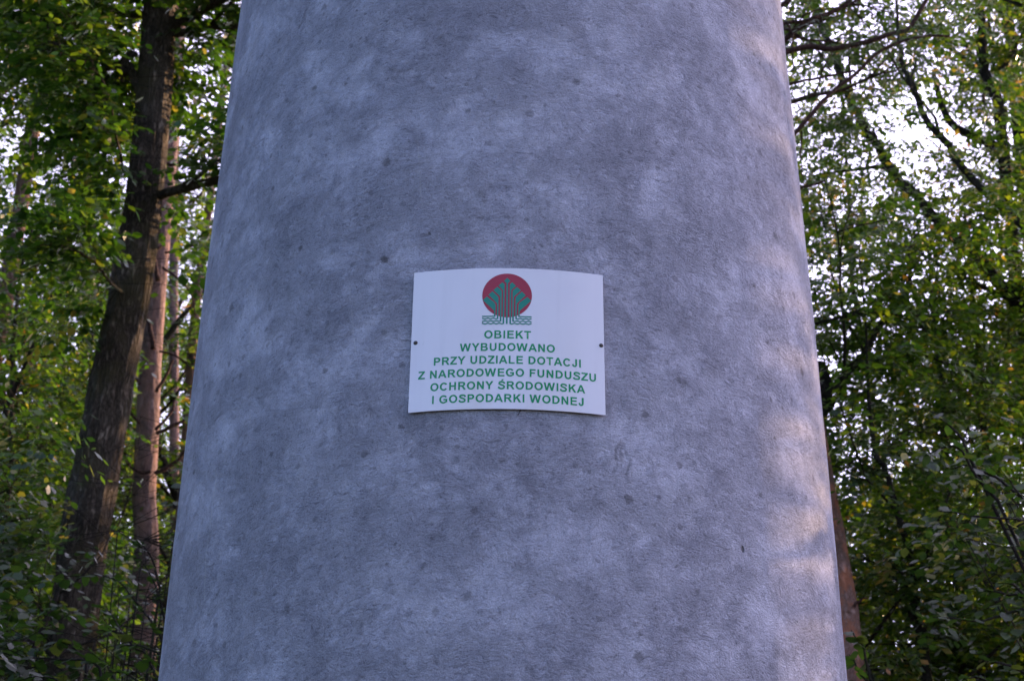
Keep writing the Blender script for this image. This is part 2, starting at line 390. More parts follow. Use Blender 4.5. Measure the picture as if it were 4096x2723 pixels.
base = k.mix(k.math('MULTIPLY', k.rng(pits, .30, .47, 1, 0), k.math('MULTIPLY', ra2, .62)), base, rgb(.10, .093, .105))
base = k.mix(k.rng(fine, .38, .62, .32, 0), base, rgb(.12, .115, .12))
base = k.mix(k.rng(fine, .56, .72, 0, .22), base, rgb(.55, .54, .55))
base = k.mix(k.math('MULTIPLY', wl, .85), base, rgb(.62, .62, .63))
base = k.mix(k.math('MULTIPLY', dl, k.math('ADD', k.math('MULTIPLY', brk, .5), .02)), base, rgb(.10, .10, .11))
base = k.mix(k.math('MULTIPLY', hole, .75), base, rgb(.05, .045, .04))
h2 = k.math('SUBTRACT', k.math('SUBTRACT', hgt, k.math('MULTIPLY', hole, 2.5)), k.math('MULTIPLY', scf, .5))
nb = k.bump(h2, 1.0, .026)
nb = k.bump(fine, .6, .0018, nb)
k.out(k.bsdf(base, .92, nb, .08)); M['plaster'] = m

tower = mesh_np('tower', V, Fq, M['plaster'], smooth=True)
me = tower.data; uvl = me.uv_layers.new(name='UVMap')
UVv = np.stack([U, ZZ], -1).reshape(-1, 2).astype(np.float32)
li = np.empty(len(me.loops), dtype=np.int32); me.loops.foreach_get('vertex_index', li)
uvl.data.foreach_set('uv', UVv[li].ravel())
tower.location = (0, 0, 0)
tag(tower, 'tall round grey plastered tower shaft filling the middle of the picture', 'tower')
ca = np.linspace(0, 2*math.pi, 65)[:-1]
P0 = np.array([[TX+(TR+.06)*math.sin(a), TY-(TR+.06)*math.cos(a)] for a in ca])
V = np.vstack([np.c_[P0, np.full(64, TOWER_H)], np.c_[P0, np.full(64, TOWER_H+.15)], [[TX, TY, TOWER_H+.22]], [[TX, TY, TOWER_H-.01]]])
j = np.arange(64); j2 = (j+1) % 64
Fc = np.vstack([np.c_[j, j2, j2+64], np.c_[j, j2+64, j+64], np.c_[j+64, j2+64, np.full(64, 128)], np.c_[j2, j, np.full(64, 129)]])
m, t = new_mat('cap_concrete'); k = N(t); a = k.noise(k.n('ShaderNodeTexCoord').outputs['Object'], 8, 6).outputs[0]
k.out(k.bsdf(k.ramp(a, [(.3, (.2, .2, .2)), (.7, (.33, .33, .33))]), .9)); M['cap'] = m
cap = mesh_np('cap', V, Fc, M['cap']); cap.parent = tower

# ------------------------------------------------------------------ sign
cs = [cyl_hit(x, y, TR+.012) for x, y in ((1655.6, 1093.9), (2406.9, 1099.8), (1637.0, 1652.5), (2423.0, 1657.5))]
tm = [cyl_hit(2029, 1075.4, TR+.012)[1], cyl_hit(2029, 1636.9, TR+.012)[1]]
aL = (cs[0][0]+cs[2][0])/2; aR = (cs[1][0]+cs[3][0])/2
zT = tm[0]; zB = tm[1]; RS = TR+.016
print('sign', cs, tm, 'w', (aR-aL)*RS, 'h', zT-zB)
aC = (aL+aR)/2
def simple(name, col, rough, spec=.5, **kw):
    m, t = new_mat(name); k = N(t)
    a = k.noise(k.n('ShaderNodeTexCoord').outputs['Object'], 7, 5).outputs[0]
    c = k.mix(k.rng(a, .35, .65, 0, .35), rgb(*col), rgb(*[x*.86 for x in col]))
    fn = k.noise(k.n('ShaderNodeTexCoord').outputs['Object'], 300, 2).outputs[0]
    k.out(k.bsdf(c, rough, k.bump(fn, .05, .0004), spec, **kw)); return m
# white enamel with a few grey dirt runs
m, t = new_mat('white_enamel'); k = N(t); tco = k.n('ShaderNodeTexCoord').outputs['Object']
a = k.noise(k.map(tco, sc=(14, 14, 1.2)), 1.6, 5, .6).outputs[0]; b_ = k.noise(tco, 5, 4).outputs[0]; c_ = k.noise(tco, 45, 3, .6).outputs[0]
col = k.mix(k.rng(a, .5, .75, 0, .22), rgb(.68, .645, .67), rgb(.55, .52, .53))
col = k.mix(k.rng(b_, .5, .7, 0, .25), col, rgb(.62, .57, .62))
col = k.mix(k.rng(c_, .70, .78, 0, .35), col, rgb(.4, .38, .34))
k.out(k.bsdf(col, k.rng(b_, .3, .7, .07, .15), k.bump(k.noise(k.map(tco, sc=(3, 3, 1)), 3, 2).outputs[0], .12, .01), .85)); M['enamel'] = m
M['ink'] = simple('green_lettering', (.01, .24, .075), .25)
M['teal'] = simple('emblem_green', (.015, .20, .13), .22)
M['red'] = simple('emblem_red', (.32, .02, .035), .22)
M['screw'] = simple('dark_screw', (.035, .025, .022), .5)
sroot = root('sign', cyl(aC, zB, RS), 'curved white plate with green lettering and a red tree emblem, screwed to the tower', 'sign')
na, nzp = 40, 8
ta = np.linspace(aL, aR, na); tz = np.linspace(zB, zT, nzp)
Vs = []
for r in (RS, RS-.0035):
    A, Zm = np.meshgrid(ta, tz); Vs.append(np.stack([TX+r*np.sin(A), TY-r*np.cos(A), Zm], -1).reshape(-1, 3))
V = np.vstack(Vs+Vs); n1 = na*nzp
i = (np.arange(nzp-1)[:, None]*na+np.arange(na-1)[None, :]).ravel()
q = [np.stack([i, i+1, i+na+1, i+na], -1), np.stack([i+n1, i+na+n1, i+na+1+n1, i+1+n1], -1)]
bt = np.arange(na-1)+2*n1; tp = bt+(nzp-1)*na
q.append(np.stack([bt, bt+n1, bt+1+n1, bt+1], -1)); q.append(np.stack([tp, tp+1, tp+1+n1, tp+n1], -1))
lf = np.arange(nzp-1)*na+2*n1; rt = lf+na-1
q.append(np.stack([lf, lf+na, lf+na+n1, lf+n1], -1)); q.append(np.stack([rt, rt+n1, rt+na+n1, rt+na], -1))
pl = mesh_np('plate', V, np.vstack(q), M['enamel']); adopt(pl, sroot)
pl.data.polygons.foreach_set('use_smooth', np.array([True]*(2*len(i))+[False]*(len(pl.data.polygons)-2*len(i))))
# flat outline polygons in metres on the plate -> bent sheet
def bent(name, polys, mat, lift, parent=sroot, seg=.012):
    import bmesh
    bm = bmesh.new()
    for P in polys:
        Q = []
        for (x0, y0), (x1, y1) in zip(P, P[1:]+P[:1]):
            nn = max(1, int(math.hypot(x1-x0, y1-y0)/seg))
            for q_ in range(nn): Q.append((x0+(x1-x0)*q_/nn, y0+(y1-y0)*q_/nn))
        try: bm.faces.new([bm.verts.new((x, y, 0)) for x, y in Q])
        except ValueError: pass
    xs_ = [v.co.x for v in bm.verts]
    for g_ in np.arange(math.floor(min(xs_)/.008)*.008, max(xs_), .008):
        bmesh.ops.bisect_plane(bm, geom=bm.verts[:]+bm.edges[:]+bm.faces[:], plane_co=(g_, 0, 0), plane_no=(1, 0, 0), dist=1e-7)
    bmesh.ops.triangulate(bm, faces=bm.faces[:])
    for v in bm.verts:
        x, y = v.co.x, v.co.y; v.co = cyl(aC+x/RS, y, RS+lift)
    bm.normal_update()
    me = bpy.data.meshes.new(name); bm.to_mesh(me); bm.free(); me.materials.append(mat)
    o = bpy.data.objects.new(name, me); C.objects.link(o); return adopt(o, parent)
e0 = cyl_hit(1880+895/6.03, 1060+731/6.03, RS); ex, ez = (e0[0]-aC)*RS, e0[1]
e1 = cyl_hit(1880+1495/6.03, 1060+731/6.03, RS); EM = (e1[0]-e0[0])*RS
ks = EM/600
def E(x, y): return (ex+(x-895)*ks, ez+(731-y)*ks*600/531)
bent('emblem_disc', [[(ex+EM*math.cos(a), ez+EM*math.sin(a)) for a in np.linspace(0, 2*math.pi, 65)[:-1]]], M['red'], .0004, seg=1)
bent('emblem_leaf', [[E(*p) for p in ((876, 1420), (876, 440), (868, 428), (818, 380), (895, 305), (972, 380), (922, 428), (914, 440), (914, 1420))]], M['teal'], .0008)
def wave(x0, x1, y, th_, amp, flip):
    xs = np.linspace(x0, x1, 26); w_ = amp*np.sin((xs-x0)/135*2*math.pi)
    up = [(x, y-th_/2+q) for x, q in zip(xs, w_)]; dn = [(x, y+th_/2+q) for x, q in zip(xs, w_)]
    return up+dn[::-1]
bars = [
 ([(958, 1420), (958, 465), (975, 445), (1015, 415), (1107, 497), (1003, 600), (995, 615), (995, 1420)], 976, 1410, 10),
 ([(1025, 1360), (1025, 620), (1045, 595), (1135, 525), (1228, 608), (1078, 745), (1062, 770), (1062, 1360)], 1043, 1352, 9),
 ([(1098, 1300), (1098, 790), (1120, 750), (1250, 635), (1345, 720), (1143, 920), (1133, 945), (1133, 1300)], 1115, 1292, 9),
 ([(1168, 1250), (1168, 960), (1200, 900), (1385, 760), (1478, 850), (1215, 1090), (1200, 1120), (1200, 1250)], 1184, 1238, 0)]
for P, x0, y0, am in bars:
    for sgn in (1, -1):
        f = lambda pts: [E(895+sgn*(x-895), y) for x, y in pts]
        a_ = f(P); b2 = f(wave(x0, 1487, y0, 27, am, sgn))
        o = bent('emblem_leaf', [a_ if sgn > 0 else a_[::-1]], M['teal'], .0008)
        bent('emblem_wave', [b2], M['teal'], .00085)
def crop(x, y): return (1600+x/2.3756, 1040+y/2.3756)
lines = [('OBIEKT', 800, 1245, 744, 670), ('WYBUDOWANO', 568, 1472, 862, 789), ('PRZY UDZIALE DOTACJI', 322, 1718, 983, 909),
         ('Z NARODOWEGO FUNDUSZU', 173, 1862, 1104, 1030), ('OCHRONY \u015aRODOWISKA', 288, 1760, 1226, 1151), ('I GOSPODARKI WODNEJ', 305, 1745, 1348, 1272)]
def el(cx, cy, rx, ry, a0, a1, n=14):
    return [(cx+rx*math.cos(math.radians(q)), cy+ry*math.sin(math.radians(q))) for q in np.linspace(a0, a1, n)]
def fat(pts, w_):
    Q = resample(np.array([(x, y, 0) for x, y in pts]), 34); T = unit_(np.gradient(Q, axis=0)); Nn = np.stack([-T[:, 1], T[:, 0]], -1)*w_/2
    return [tuple(q) for q in Q[:, :2]+Nn]+[tuple(q) for q in (Q[:, :2]-Nn)[::-1]]
def unit_(a): return a/(np.linalg.norm(a, axis=-1, keepdims=True)+1e-9)
SP = fat([(.81, .70), (.73, .86), (.47, .925), (.23, .86), (.20, .69), (.38, .575), (.60, .49), (.775, .35), (.72, .14), (.46, .075), (.20, .13), (.12, .30)], .19)
G_ = {
 'O': (1.087, [el(.543, .5, .49, .515, 0, 352, 44), el(.543, .5, .285, .335, 0, 352, 44)]),
 'C': (1.01, [el(.52, .5, .47, .515, 34, 326, 34)+el(.52, .5, .265, .335, 322, 38, 34)]),
 'G': (1.087, [el(.54, .5, .49, .515, 36, 308, 34)+[(1.0, .15), (1.0, .55), (.55, .55), (.55, .38), (.79, .38), (.79, .235)]+el(.54, .5, .285, .335, 302, 40, 34)]),
 'D': (1.01, [[(.1, 0), (.1, 1)]+el(.45, .5, .5, .5, 90, -90, 22), [(.3, .17), (.3, .83)]+el(.42, .5, .32, .33, 90, -90, 22)]),
 'B': (1.01, [[(.1, 0), (.1, 1)]+el(.60, .755, .27, .245, 90, -50, 12)+el(.63, .28, .31, .28, 66, -90, 14), [(.3, .60), (.3, .84)]+el(.55, .72, .125, .12, 90, -90, 10), [(.3, .165), (.3, .44)]+el(.58, .3025, .155, .1375, 90, -90, 10)]),
 'P': (.93, [[(.1, 0), (.1, 1)]+el(.55, .69, .33, .31, 90, -90, 18)+[(.3, .38), (.3, 0)], [(.3, .55), (.3, .83)]+el(.52, .69, .145, .14, 90, -90, 10)]),
 'R': (1.01, [[(.1, 0), (.1, 1)]+el(.60, .715, .32, .285, 90, -70, 16)+[(.80, .33), (1.01, 0), (.77, 0), (.55, .34), (.46, .415), (.3, .42), (.3, 0)], [(.3, .58), (.3, .83)]+el(.56, .705, .145, .125, 90, -90, 10)]),
 'U': (1.01, [[(.1, 1)]+el(.5, .38, .4, .395, 180, 360, 20)+[(.9, 1), (.7, 1)]+el(.5, .38, .2, .215, 360, 180, 16)+[(.3, 1)]]),
 'J': (.78, [[(.45, 1), (.67, 1)]+el(.37, .29, .30, .305, 0, -180, 16)+[(.065, .33), (.255, .36)]+el(.36, .27, .10, .115, -180, 0, 10)]),
 'S': (.93, [SP]), '\u015a': (.93, [SP, [(.42, 1.07), (.50, 1.25), (.74, 1.25), (.57, 1.07)]]),
 'A': (1.01, [[(0, 0), (.39, 1), (.61, 1), (1.01, 0), (.79, 0), (.705, .225), (.295, .225), (.215, 0)], [(.355, .4), (.5, .78), (.645, .4)]]),
 'W': (1.32, [[(0, 1), (.24, 0), (.46, 0), (.66, .72), (.86, 0), (1.08, 0), (1.32, 1), (1.11, 1), (.96, .32), (.77, 1), (.55, 1), (.36, .32), (.21, 1)]]),
 'Y': (.93, [[(0, 1), (.365, .42), (.365, 0), (.565, 0), (.565, .42), (.93, 1), (.695, 1), (.465, .61), (.235, 1)]]),
 'Z': (.85, [[(.03, 0), (.03, .18), (.55, .83), (.07, .83), (.07, 1), (.82, 1), (.82, .84), (.29, .17), (.83, .17), (.83, 0)]]),
 'N': (1.01, [[(.1, 0), (.1, 1), (.3, 1), (.71, .34), (.71, 1), (.9, 1), (.9, 0), (.7, 0), (.29, .65), (.29, 0)]]),
 'K': (1.01, [[(.1, 0), (.1, 1), (.3, 1), (.3, .56), (.7, 1), (.97, 1), (.6, .61), (.99, 0), (.73, 0), (.46, .47), (.3, .3), (.3, 0)]]),
 'T': (.85, [[(.325, 0), (.325, .83), (.03, .83), (.03, 1), (.82, 1), (.82, .83), (.525, .83), (.525, 0)]]),
 'E': (.93, [[(.1, 0), (.1, 1), (.85, 1), (.85, .83), (.3, .83), (.3, .6), (.81, .6), (.81, .435), (.3, .435), (.3, .17), (.87, .17), (.87, 0)]]),
 'F': (.85, [[(.1, 0), (.1, 1), (.78, 1), (.78, .83), (.3, .83), (.3, .59), (.71, .59), (.71, .425), (.3, .425), (.3, 0)]]),
 'L': (.85, [[(.1, 0), (.1, 1), (.3, 1), (.3, .17), (.8, .17), (.8, 0)]]),
 'H': (1.01, [[(.1, 0), (.1, 1), (.3, 1), (.3, .6), (.7, .6), (.7, 1), (.9, 1), (.9, 0), (.7, 0), (.7, .43), (.3, .43), (.3, 0)]]),
 'I': (.39, [[(.1, 0), (.1, 1), (.29, 1), (.29, 0)]]), ' ': (.39, [])}
for txt, x0, x1, yb, yt in lines:
    zb = cyl_hit(*crop(1020, yb), RS)[1]; zt = cyl_hit(*crop(1020, yt), RS)[1]
    sag = lambda x: 40*((x-1020)/900)**2
    a0 = cyl_hit(*crop(x0, (yb+yt)/2+sag(x0)), RS)[0]; a1 = cyl_hit(*crop(x1, (yb+yt)/2+sag(x1)), RS)[0]
    cu_ = bpy.data.curves.new('lettering', 'CURVE'); cu_.dimensions = '2D'; cu_.fill_mode = 'BOTH'; cu_.offset = .007; cx_ = 0
    for ch in txt:
        adv, cons = G_[ch]
        for c_ in cons:
            sp_ = cu_.splines.new('POLY'); sp_.points.add(len(c_)-1); sp_.use_cyclic_u = True
            for p_, (x, y) in zip(sp_.points, c_): p_.co = (x+cx_, y, 0, 1)
        cx_ += adv+(.11 if ch == 'W' else .06)
    to = bpy.data.objects.new('lettering_tmp', cu_); C.objects.link(to)
    bpy.context.view_layer.update()
    me = bpy.data.meshes.new_from_object(to.evaluated_get(bpy.context.evaluated_depsgraph_get()))
    bpy.data.objects.remove(to)
    co = np.empty(len(me.vertices)*3, dtype=np.float32); me.vertices.foreach_get('co', co); co = co.reshape(-1, 3)
    xm, xM = co[:, 0].min(), co[:, 0].max()
    aa = a0+(co[:, 0]-xm)/(xM-xm)*(a1-a0); z_ = zb+co[:, 1]*(zt-zb)
    co2 = np.stack([TX+(RS+.0005)*np.sin(aa), TY-(RS+.0005)*np.cos(aa), z_], -1).astype(np.float32)
    me.vertices.foreach_set('co', co2.ravel()); me.update(); me.name = 'lettering'; me.materials.clear(); me.materials.append(M['ink'])
    o = bpy.data.objects.new('lettering', me); C.objects.link(o); adopt(o, sroot)
for x, y in ((148, 787), (1912, 811)):
    a_, z_ = cyl_hit(*crop(x, y), RS)
    prof_ = [(.0001, .0042), (.003, .0040), (.0055, .0028), (.0068, .0010), (.0070, -.0045)]
    n = 20; V = []
    for r, h in prof_:
        for q in range(n):
            p = cyl(a_+r*math.cos(q*2*math.pi/n)/RS, z_+r*math.sin(q*2*math.pi/n), RS+h); V.append(p)
    Fc = [(i*n+j, (i+1)*n+j, (i+1)*n+(j+1) % n, i*n+(j+1) % n) for i in range(len(prof_)-1) for j in range(n)]
    adopt(mesh_np('screw', np.array(V), np.array(Fc), M['screw'], smooth=True), sroot)
P = [np.array(cyl(cyl_hit(x, y)[0], cyl_hit(x, y)[1], TR+.010)) for x, y in ((2083, 1640), (2078, 1652), (2070, 1668))]
st_ = tube_obj('dry_stalk', resample(P, 6), [.0012]*5+[.0005], M['pine_branch'], n=5)
tag(st_, 'tiny dry stalk poking out below the bottom edge of the white plate', 'stalk')

# ------------------------------------------------------------------ foliage
COV_L = np.array([[.98, .97, .97, .86], [.97, .93, .93, .80], [.98, .95, .95, .82], [.975, .97, .95, .85], [.975, .98, .97, .97], [.985, .985, .98, .98], [.99, .99, .99, .99], [.995, .995, .995, .995]])
COV_R = np.array([[.78, .42, .82, .90], [.90, .66, .48, .82], [.90, .86, .70, .84], [.86, .86, .86, .82], [.82, .87, .92, .9], [.84, .95, .96, .96], [.975, .98, .985, .985], [.99, .99, .99, .99]])
def dens(px, py):
    j = np.clip(py/2723*8-.5, 0, 7); out = np.ones_like(px)*.8
    j0 = np.clip(np.floor(j).astype(int), 0, 6); fj = j-j0
    for g, xa, xb in ((COV_L, 0, 920), (COV_R, 3150, 4096)):
        i_ = np.clip((px-xa)/(xb-xa)*4-.5, 0, 3); i0 = np.clip(np.floor(i_).astype(int), 0, 2); fi = i_-i0
        G = -np.log(1-g)
        v = (G[j0, i0]*(1-fi)+G[j0, i0+1]*fi)*(1-fj)+(G[j0+1, i0]*(1-fi)+G[j0+1, i0+1]*fi)*fj
        sel = (px < 2048) if xa == 0 else (px >= 2048)
        out = np.where(sel, v/3.3, out)
    return np.clip(out, .05, 1)
def unit(a): return a/(np.linalg.norm(a, axis=-1, keepdims=True)+1e-9)
def leafmass(cen, rad, mper, size, r2, flat=.22, six=False, aspect=.62, tilt=.32, dirs=None):
    K = max(3, mper//11); q_ = mper//K; mper = K*q_; nc = len(cen); n = nc*mper
    pn = unit(np.stack([r2.normal(0, .22, nc), r2.normal(-.1, .22, nc), np.ones(nc)], -1))
    if dirs is None: dirs = r2.normal(0, 1, (nc, 3))
    dh = unit(dirs*[1, 1, .25]+r2.normal(0, .05, (nc, 3))); e1 = unit(np.cross(pn, np.cross(dh, pn))); e2 = np.cross(pn, e1)
    sa = r2.uniform(-1.35, 1.35, (nc, K)); Ls = rad[:, None]*r2.uniform(.8, 1.7, (nc, K))
    sdv = e1[:, None]*np.cos(sa)[..., None]+e2[:, None]*np.sin(sa)[..., None]
    st0 = cen[:, None]-e1[:, None]*(rad*.55)[:, None, None]+pn[:, None]*(r2.normal(0, 1, (nc, K))*flat*rad[:, None])[..., None]
    tq = (np.arange(q_)+r2.uniform(0, 1, (nc, K, q_)))/q_
    p = st0[:, :, None]+sdv[:, :, None]*(tq*Ls[..., None])[..., None]
    p[..., 2] -= .35*tq**2*Ls[..., None]; p = p+r2.normal(0, .012, p.shape); p = p.reshape(-1, 3)
    sdf = np.repeat(sdv.reshape(-1, 3), q_, 0); pnf = np.repeat(pn, mper, 0)
    perp = np.cross(pnf, sdf)*np.where(np.arange(n) % 2, 1., -1.)[:, None]
    ax = unit(sdf*r2.uniform(.2, .9, n)[:, None]+perp*r2.uniform(.5, 1, n)[:, None]+np.array([0, 0, -1.])*r2.normal(.22, .25, n)[:, None])
    nn = unit(pnf+r2.normal(0, tilt, (n, 3))+np.array([0, -.3, 0])); sd_ = unit(np.cross(nn, ax)); nn = np.cross(ax, sd_)
    L = size*r2.uniform(.65, 1.2, n); W = L*aspect*r2.uniform(.8, 1.15, n)*.5
    L = L[:, None]; W = W[:, None]
    tone1 = np.clip(r2.beta(2, 2.3, n)*.92+np.repeat(r2.normal(0, .10, len(cen)), mper), 0, .999)
    tone1 = np.where(r2.uniform(0, 1, n) < .012, r2.uniform(.94, .999, n), np.minimum(tone1, .93))
    dead = np.repeat(r2.uniform(0, 1, len(cen)) < .012, mper); tone1 = np.where(dead, r2.uniform(.9, .999, n), tone1)
    if six:
        vv = [p, p+ax*L*.33+sd_*W-nn*L*.02, p+ax*L*.68+sd_*W*.82-nn*L*.06, p+ax*L-nn*L*.14, p+ax*L*.68-sd_*W*.82-nn*L*.06, p+ax*L*.33-sd_*W-nn*L*.02]
        V = np.stack(vv, 1).reshape(-1, 3); b = np.arange(n)[:, None]*6
        Fc = np.stack([b+[0, 1, 5], b+[1, 2, 4], b+[1, 4, 5], b+[2, 3, 4]], 1).reshape(-1, 3); tone = np.repeat(tone1, 4)
    else:
        vv = [p, p+ax*L*.5+sd_*W-nn*L*.04, p+ax*L-nn*L*.08, p+ax*L*.5-sd_*W-nn*L*.04]
        V = np.stack(vv, 1).reshape(-1, 3); b = np.arange(n)[:, None]*4
        Fc = np.stack([b+[0, 1, 2], b+[0, 2, 3]], 1).reshape(-1, 3); tone = np.repeat(tone1, 2)
    return V, Fc, tone
def twigs3(A, B, r2, ra):
    n = len(A); mid = (A+B)/2+r2.normal(0, .05, (n, 3)); off = unit(r2.normal(0, 1, (n, 3))); off2 = unit(np.cross(off, B-A))
    off = unit(np.cross(off2, B-A)); vs = []
    for P, r in ((A, ra), (mid, ra*.7), (B, ra*.35)):
        for a in (0, 2.094, 4.189): vs.append(P+(off*math.cos(a)+off2*math.sin(a))*r)
    V = np.stack(vs, 1).reshape(-1, 3); b = np.arange(n)[:, None]*9; f = []
    for s in (0, 3):
        for j in range(3):
            a, c = s+j, s+(j+1) % 3; f += [b+[a, c, c+3], b+[a, c+3, a+3]]
    return V, np.stack(f, 1).reshape(-1, 3)
STAT = {'leaves': 0}
CLQ = [(*(unit(np.random.default_rng(60+q).normal(0, 1, 3))*np.random.default_rng(80+q).uniform(2.2, 5.5)), q*1.7) for q in range(6)]
CORR = [((184, 130, 86, 58, 10), (320, 490, 746, 975, 1244), 8, 18, .4), ((640, 612, 566, 515, 458, 398, 327, 290), (0, 430, 861, 1187, 1480, 1800, 2212, 2500), 75, 12, .02),
        ((672, 621, 590, 577), (700, 1187, 1761, 2100), 30, 15.5, .04), ((694, 697), (950, 1750), 10, 24, .15)]
def clothe(r, anchors, ncl, seed, mat='leaf', size=.08, mper=50, crad=(.22, .45), spread=.55, six=False, bark='bark', flat=.2, far=False, aspect=.62, nomap=False, tw=.0036):
    """leaf sprays held on twigs along the branches given by anchors"""
    r2 = np.random.default_rng(seed); A = np.vstack(anchors)
    idx = r2.integers(0, len(A), ncl*5); a = A[idx]
    off = r2.normal(0, spread, a.shape); off[:, 2] *= .6; c = a+off
    px, py, dz = project(c)
    inside = (dz > .5) & (px > -500) & (px < 4600) & (py > -500) & (py < 3100)
    p = np.where(inside, dens(px, py) if not nomap else .8, .55)
    cl = sum(np.sin(q[0]*c[:, 0]+q[1]*c[:, 1]+q[2]*c[:, 2]+q[3]) for q in CLQ)/len(CLQ)
    p = p*np.clip(.80+1.1*cl, .2, 1) if not nomap else p
    keep = r2.uniform(0, 1, len(c)) < p
    keep &= (np.hypot(c[:, 0]-TX, c[:, 1]-TY) > TR+.75) & (c[:, 2] > .3)
    for tx_, ty_, hw, Yt, pk in CORR:                  # the trunks one sees stand free of leaves in front of them
        on = inside & (py > ty_[0]-5) & (np.abs(px-np.interp(py, ty_, tx_)) < hw+F*.2/np.maximum(dz, 1)) & (c[:, 1] < Yt+.3)
        keep &= ~on | (r2.uniform(0, 1, len(c)) < (pk if hw < 60 else np.where((py > 850) & (py < 1250), .12, .02)))
    for x0, y0, x1, y1 in ((630, 690, 880, 840), (620, 0, 900, 190), (240, 200, 560, 330)):
        on = inside & (px > x0) & (px < x1) & (py > y0) & (py < y1) & (c[:, 1] < 13.2)
        keep &= ~on | (r2.uniform(0, 1, len(c)) < .12)
    hid = inside & (px > 1100) & (px < 3000) & (c[:, 1] > TY)   # behind the shaft
    keep &= ~hid | (r2.uniform(0, 1, len(c)) < .5)
    c, a, inside = c[keep][:ncl], a[keep][:ncl], inside[keep][:ncl]
    if not len(c): return
    rad_ = r2.uniform(crad[0], crad[1], len(c))
    V1, F1, T1 = leafmass(c[inside], rad_[inside], mper, size, r2, flat, six, aspect, dirs=(c-a)[inside]) if inside.any() else (np.zeros((0, 3)), np.zeros((0, 3), int), np.zeros(0))
    o_ = ~inside
    if o_.any():
        V2, F2, T2 = leafmass(c[o_], rad_[o_]*1.1, max(9, mper//4), size*2.0, r2, flat, False, aspect, dirs=(c-a)[o_])
        F1 = np.vstack([F1, F2+len(V1)]); V1 = np.vstack([V1, V2]); T1 = np.concatenate([T1, T2])
    STAT['leaves'] += len(F1)
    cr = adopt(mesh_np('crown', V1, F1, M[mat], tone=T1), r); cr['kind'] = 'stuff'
    V2, F2 = twigs3(a, c, r2, tw)
    tg = adopt(mesh_np('twig', V2, F2, M[bark]), r); tg['kind'] = 'stuff'
def pxpath(pts, Y):
    return np.array([at(p[0], p[1], Y if len(p) < 3 else p[2]) for p in pts])
def trunk_px(pts, widths, Y, top=None):
    """trunk through points seen in the photograph, run down to the ground and up to its top"""
    P = pxpath(pts, Y); W = np.array(widths)*np.linalg.norm(P-[0, 0, CAMZ], axis=1)/F/2
    if P[0][2] > P[-1][2]: P = P[::-1]; W = W[::-1]
    d = (P[1]-P[0]); d = d/max(d[2], .3); base = P[0]-d*P[0][2]*.55; base[2] = -.15
    base = P[0]*.45+base*.55 if False else base
    P = np.vstack([base, P]); W = np.concatenate([[W[0]*1.3], W])
    if top is not None and P[-1][2] < top:
        d = unit(P[-1]-P[-2]); e = P[-1]+d*(top-P[-1][2])/max(d[2], .3); P = np.vstack([P, e]); W = np.append(W, W[-1]*.35)
    return P, W
def dirlimb(p0, az, el, L, n, r2, curl=.12):
    d = np.array([math.cos(az)*math.cos(el), math.sin(az)*math.cos(el), math.sin(el)]); P = [np.array(p0)]
    for _ in range(n):
        d = unit(d+r2.normal(0, curl, 3)+np.array([0, 0, .03])); P.append(P[-1]+d*L/n)
    return np.array(P)
def grow(r, P, W, seed, nb=12, t0=.25, L=(1.5, 3.2), bark='bark', nsub=5, el=(.15, .8), brn=6):
    """main branches as parts; returns anchor points on them and on their side shoots"""
    r2 = np.random.default_rng(seed); anchors = []; small = []
    Pd = resample(P, 60); Wd = rads(Pd, W)
    seg = np.concatenate([[0], np.cumsum(np.linalg.norm(np.diff(Pd, axis=0), axis=1))]); tt = seg/seg[-1]
    for b in range(nb):
        t_ = t0+(1-t0)*(b+r2.uniform(0, 1))/nb; i_ = np.searchsorted(tt, min(t_, .995))-1; i_ = max(i_, 0)
        p0, w0 = Pd[i_], Wd[i_]; az = b*2.4+r2.uniform(-.6, .6); Lb = r2.uniform(*L)*(1.15-.6*t_)
        Q = dirlimb(p0, az, r2.uniform(*el), Lb, 9, r2)
        if (np.hypot(Q[:, 0]-TX, Q[:, 1]-TY) < TR+.4).any(): continue
        rb = min(w0*.5, .018*Lb+.006)
        V, Fq_, F3 = tube(Q, np.linspace(rb, rb*.2, len(Q)), brn)
        adopt(mesh_np('branch', V, tri(Fq_, F3), M[bark], smooth=True), r)
        anchors.append(Q[2:])
        for s in range(nsub):
            q = r2.integers(2, len(Q)-1)
            Q2 = dirlimb(Q[q], az+r2.choice([-1, 1])*r2.uniform(.5, 1.1), r2.uniform(-.1, .6), Lb*r2.uniform(.25, .5), 5, r2, .16)
            anchors.append(Q2[1:]); small.append(tube(Q2, np.linspace(rb*.4, rb*.1, len(Q2)), 4))
    if small:
        V, Fc = joined(small); o = adopt(mesh_np('side_branch', V, Fc, M[bark], smooth=True), r); o['kind'] = 'stuff'
    return anchors
def limb(r, pts, Y, widths, bark, n=22, name='branch', seed=0):
    P = pxpath(pts, Y); W = np.array([widths[0], widths[-1]])*np.linalg.norm(P.mean(0)-[0, 0, CAMZ])/F/2
    Q = resample(P, n, .006, seed); tube_ = tube_obj(name, Q, rads(Q, W), M[bark], r, 8, .02, 3, seed)
    return Q

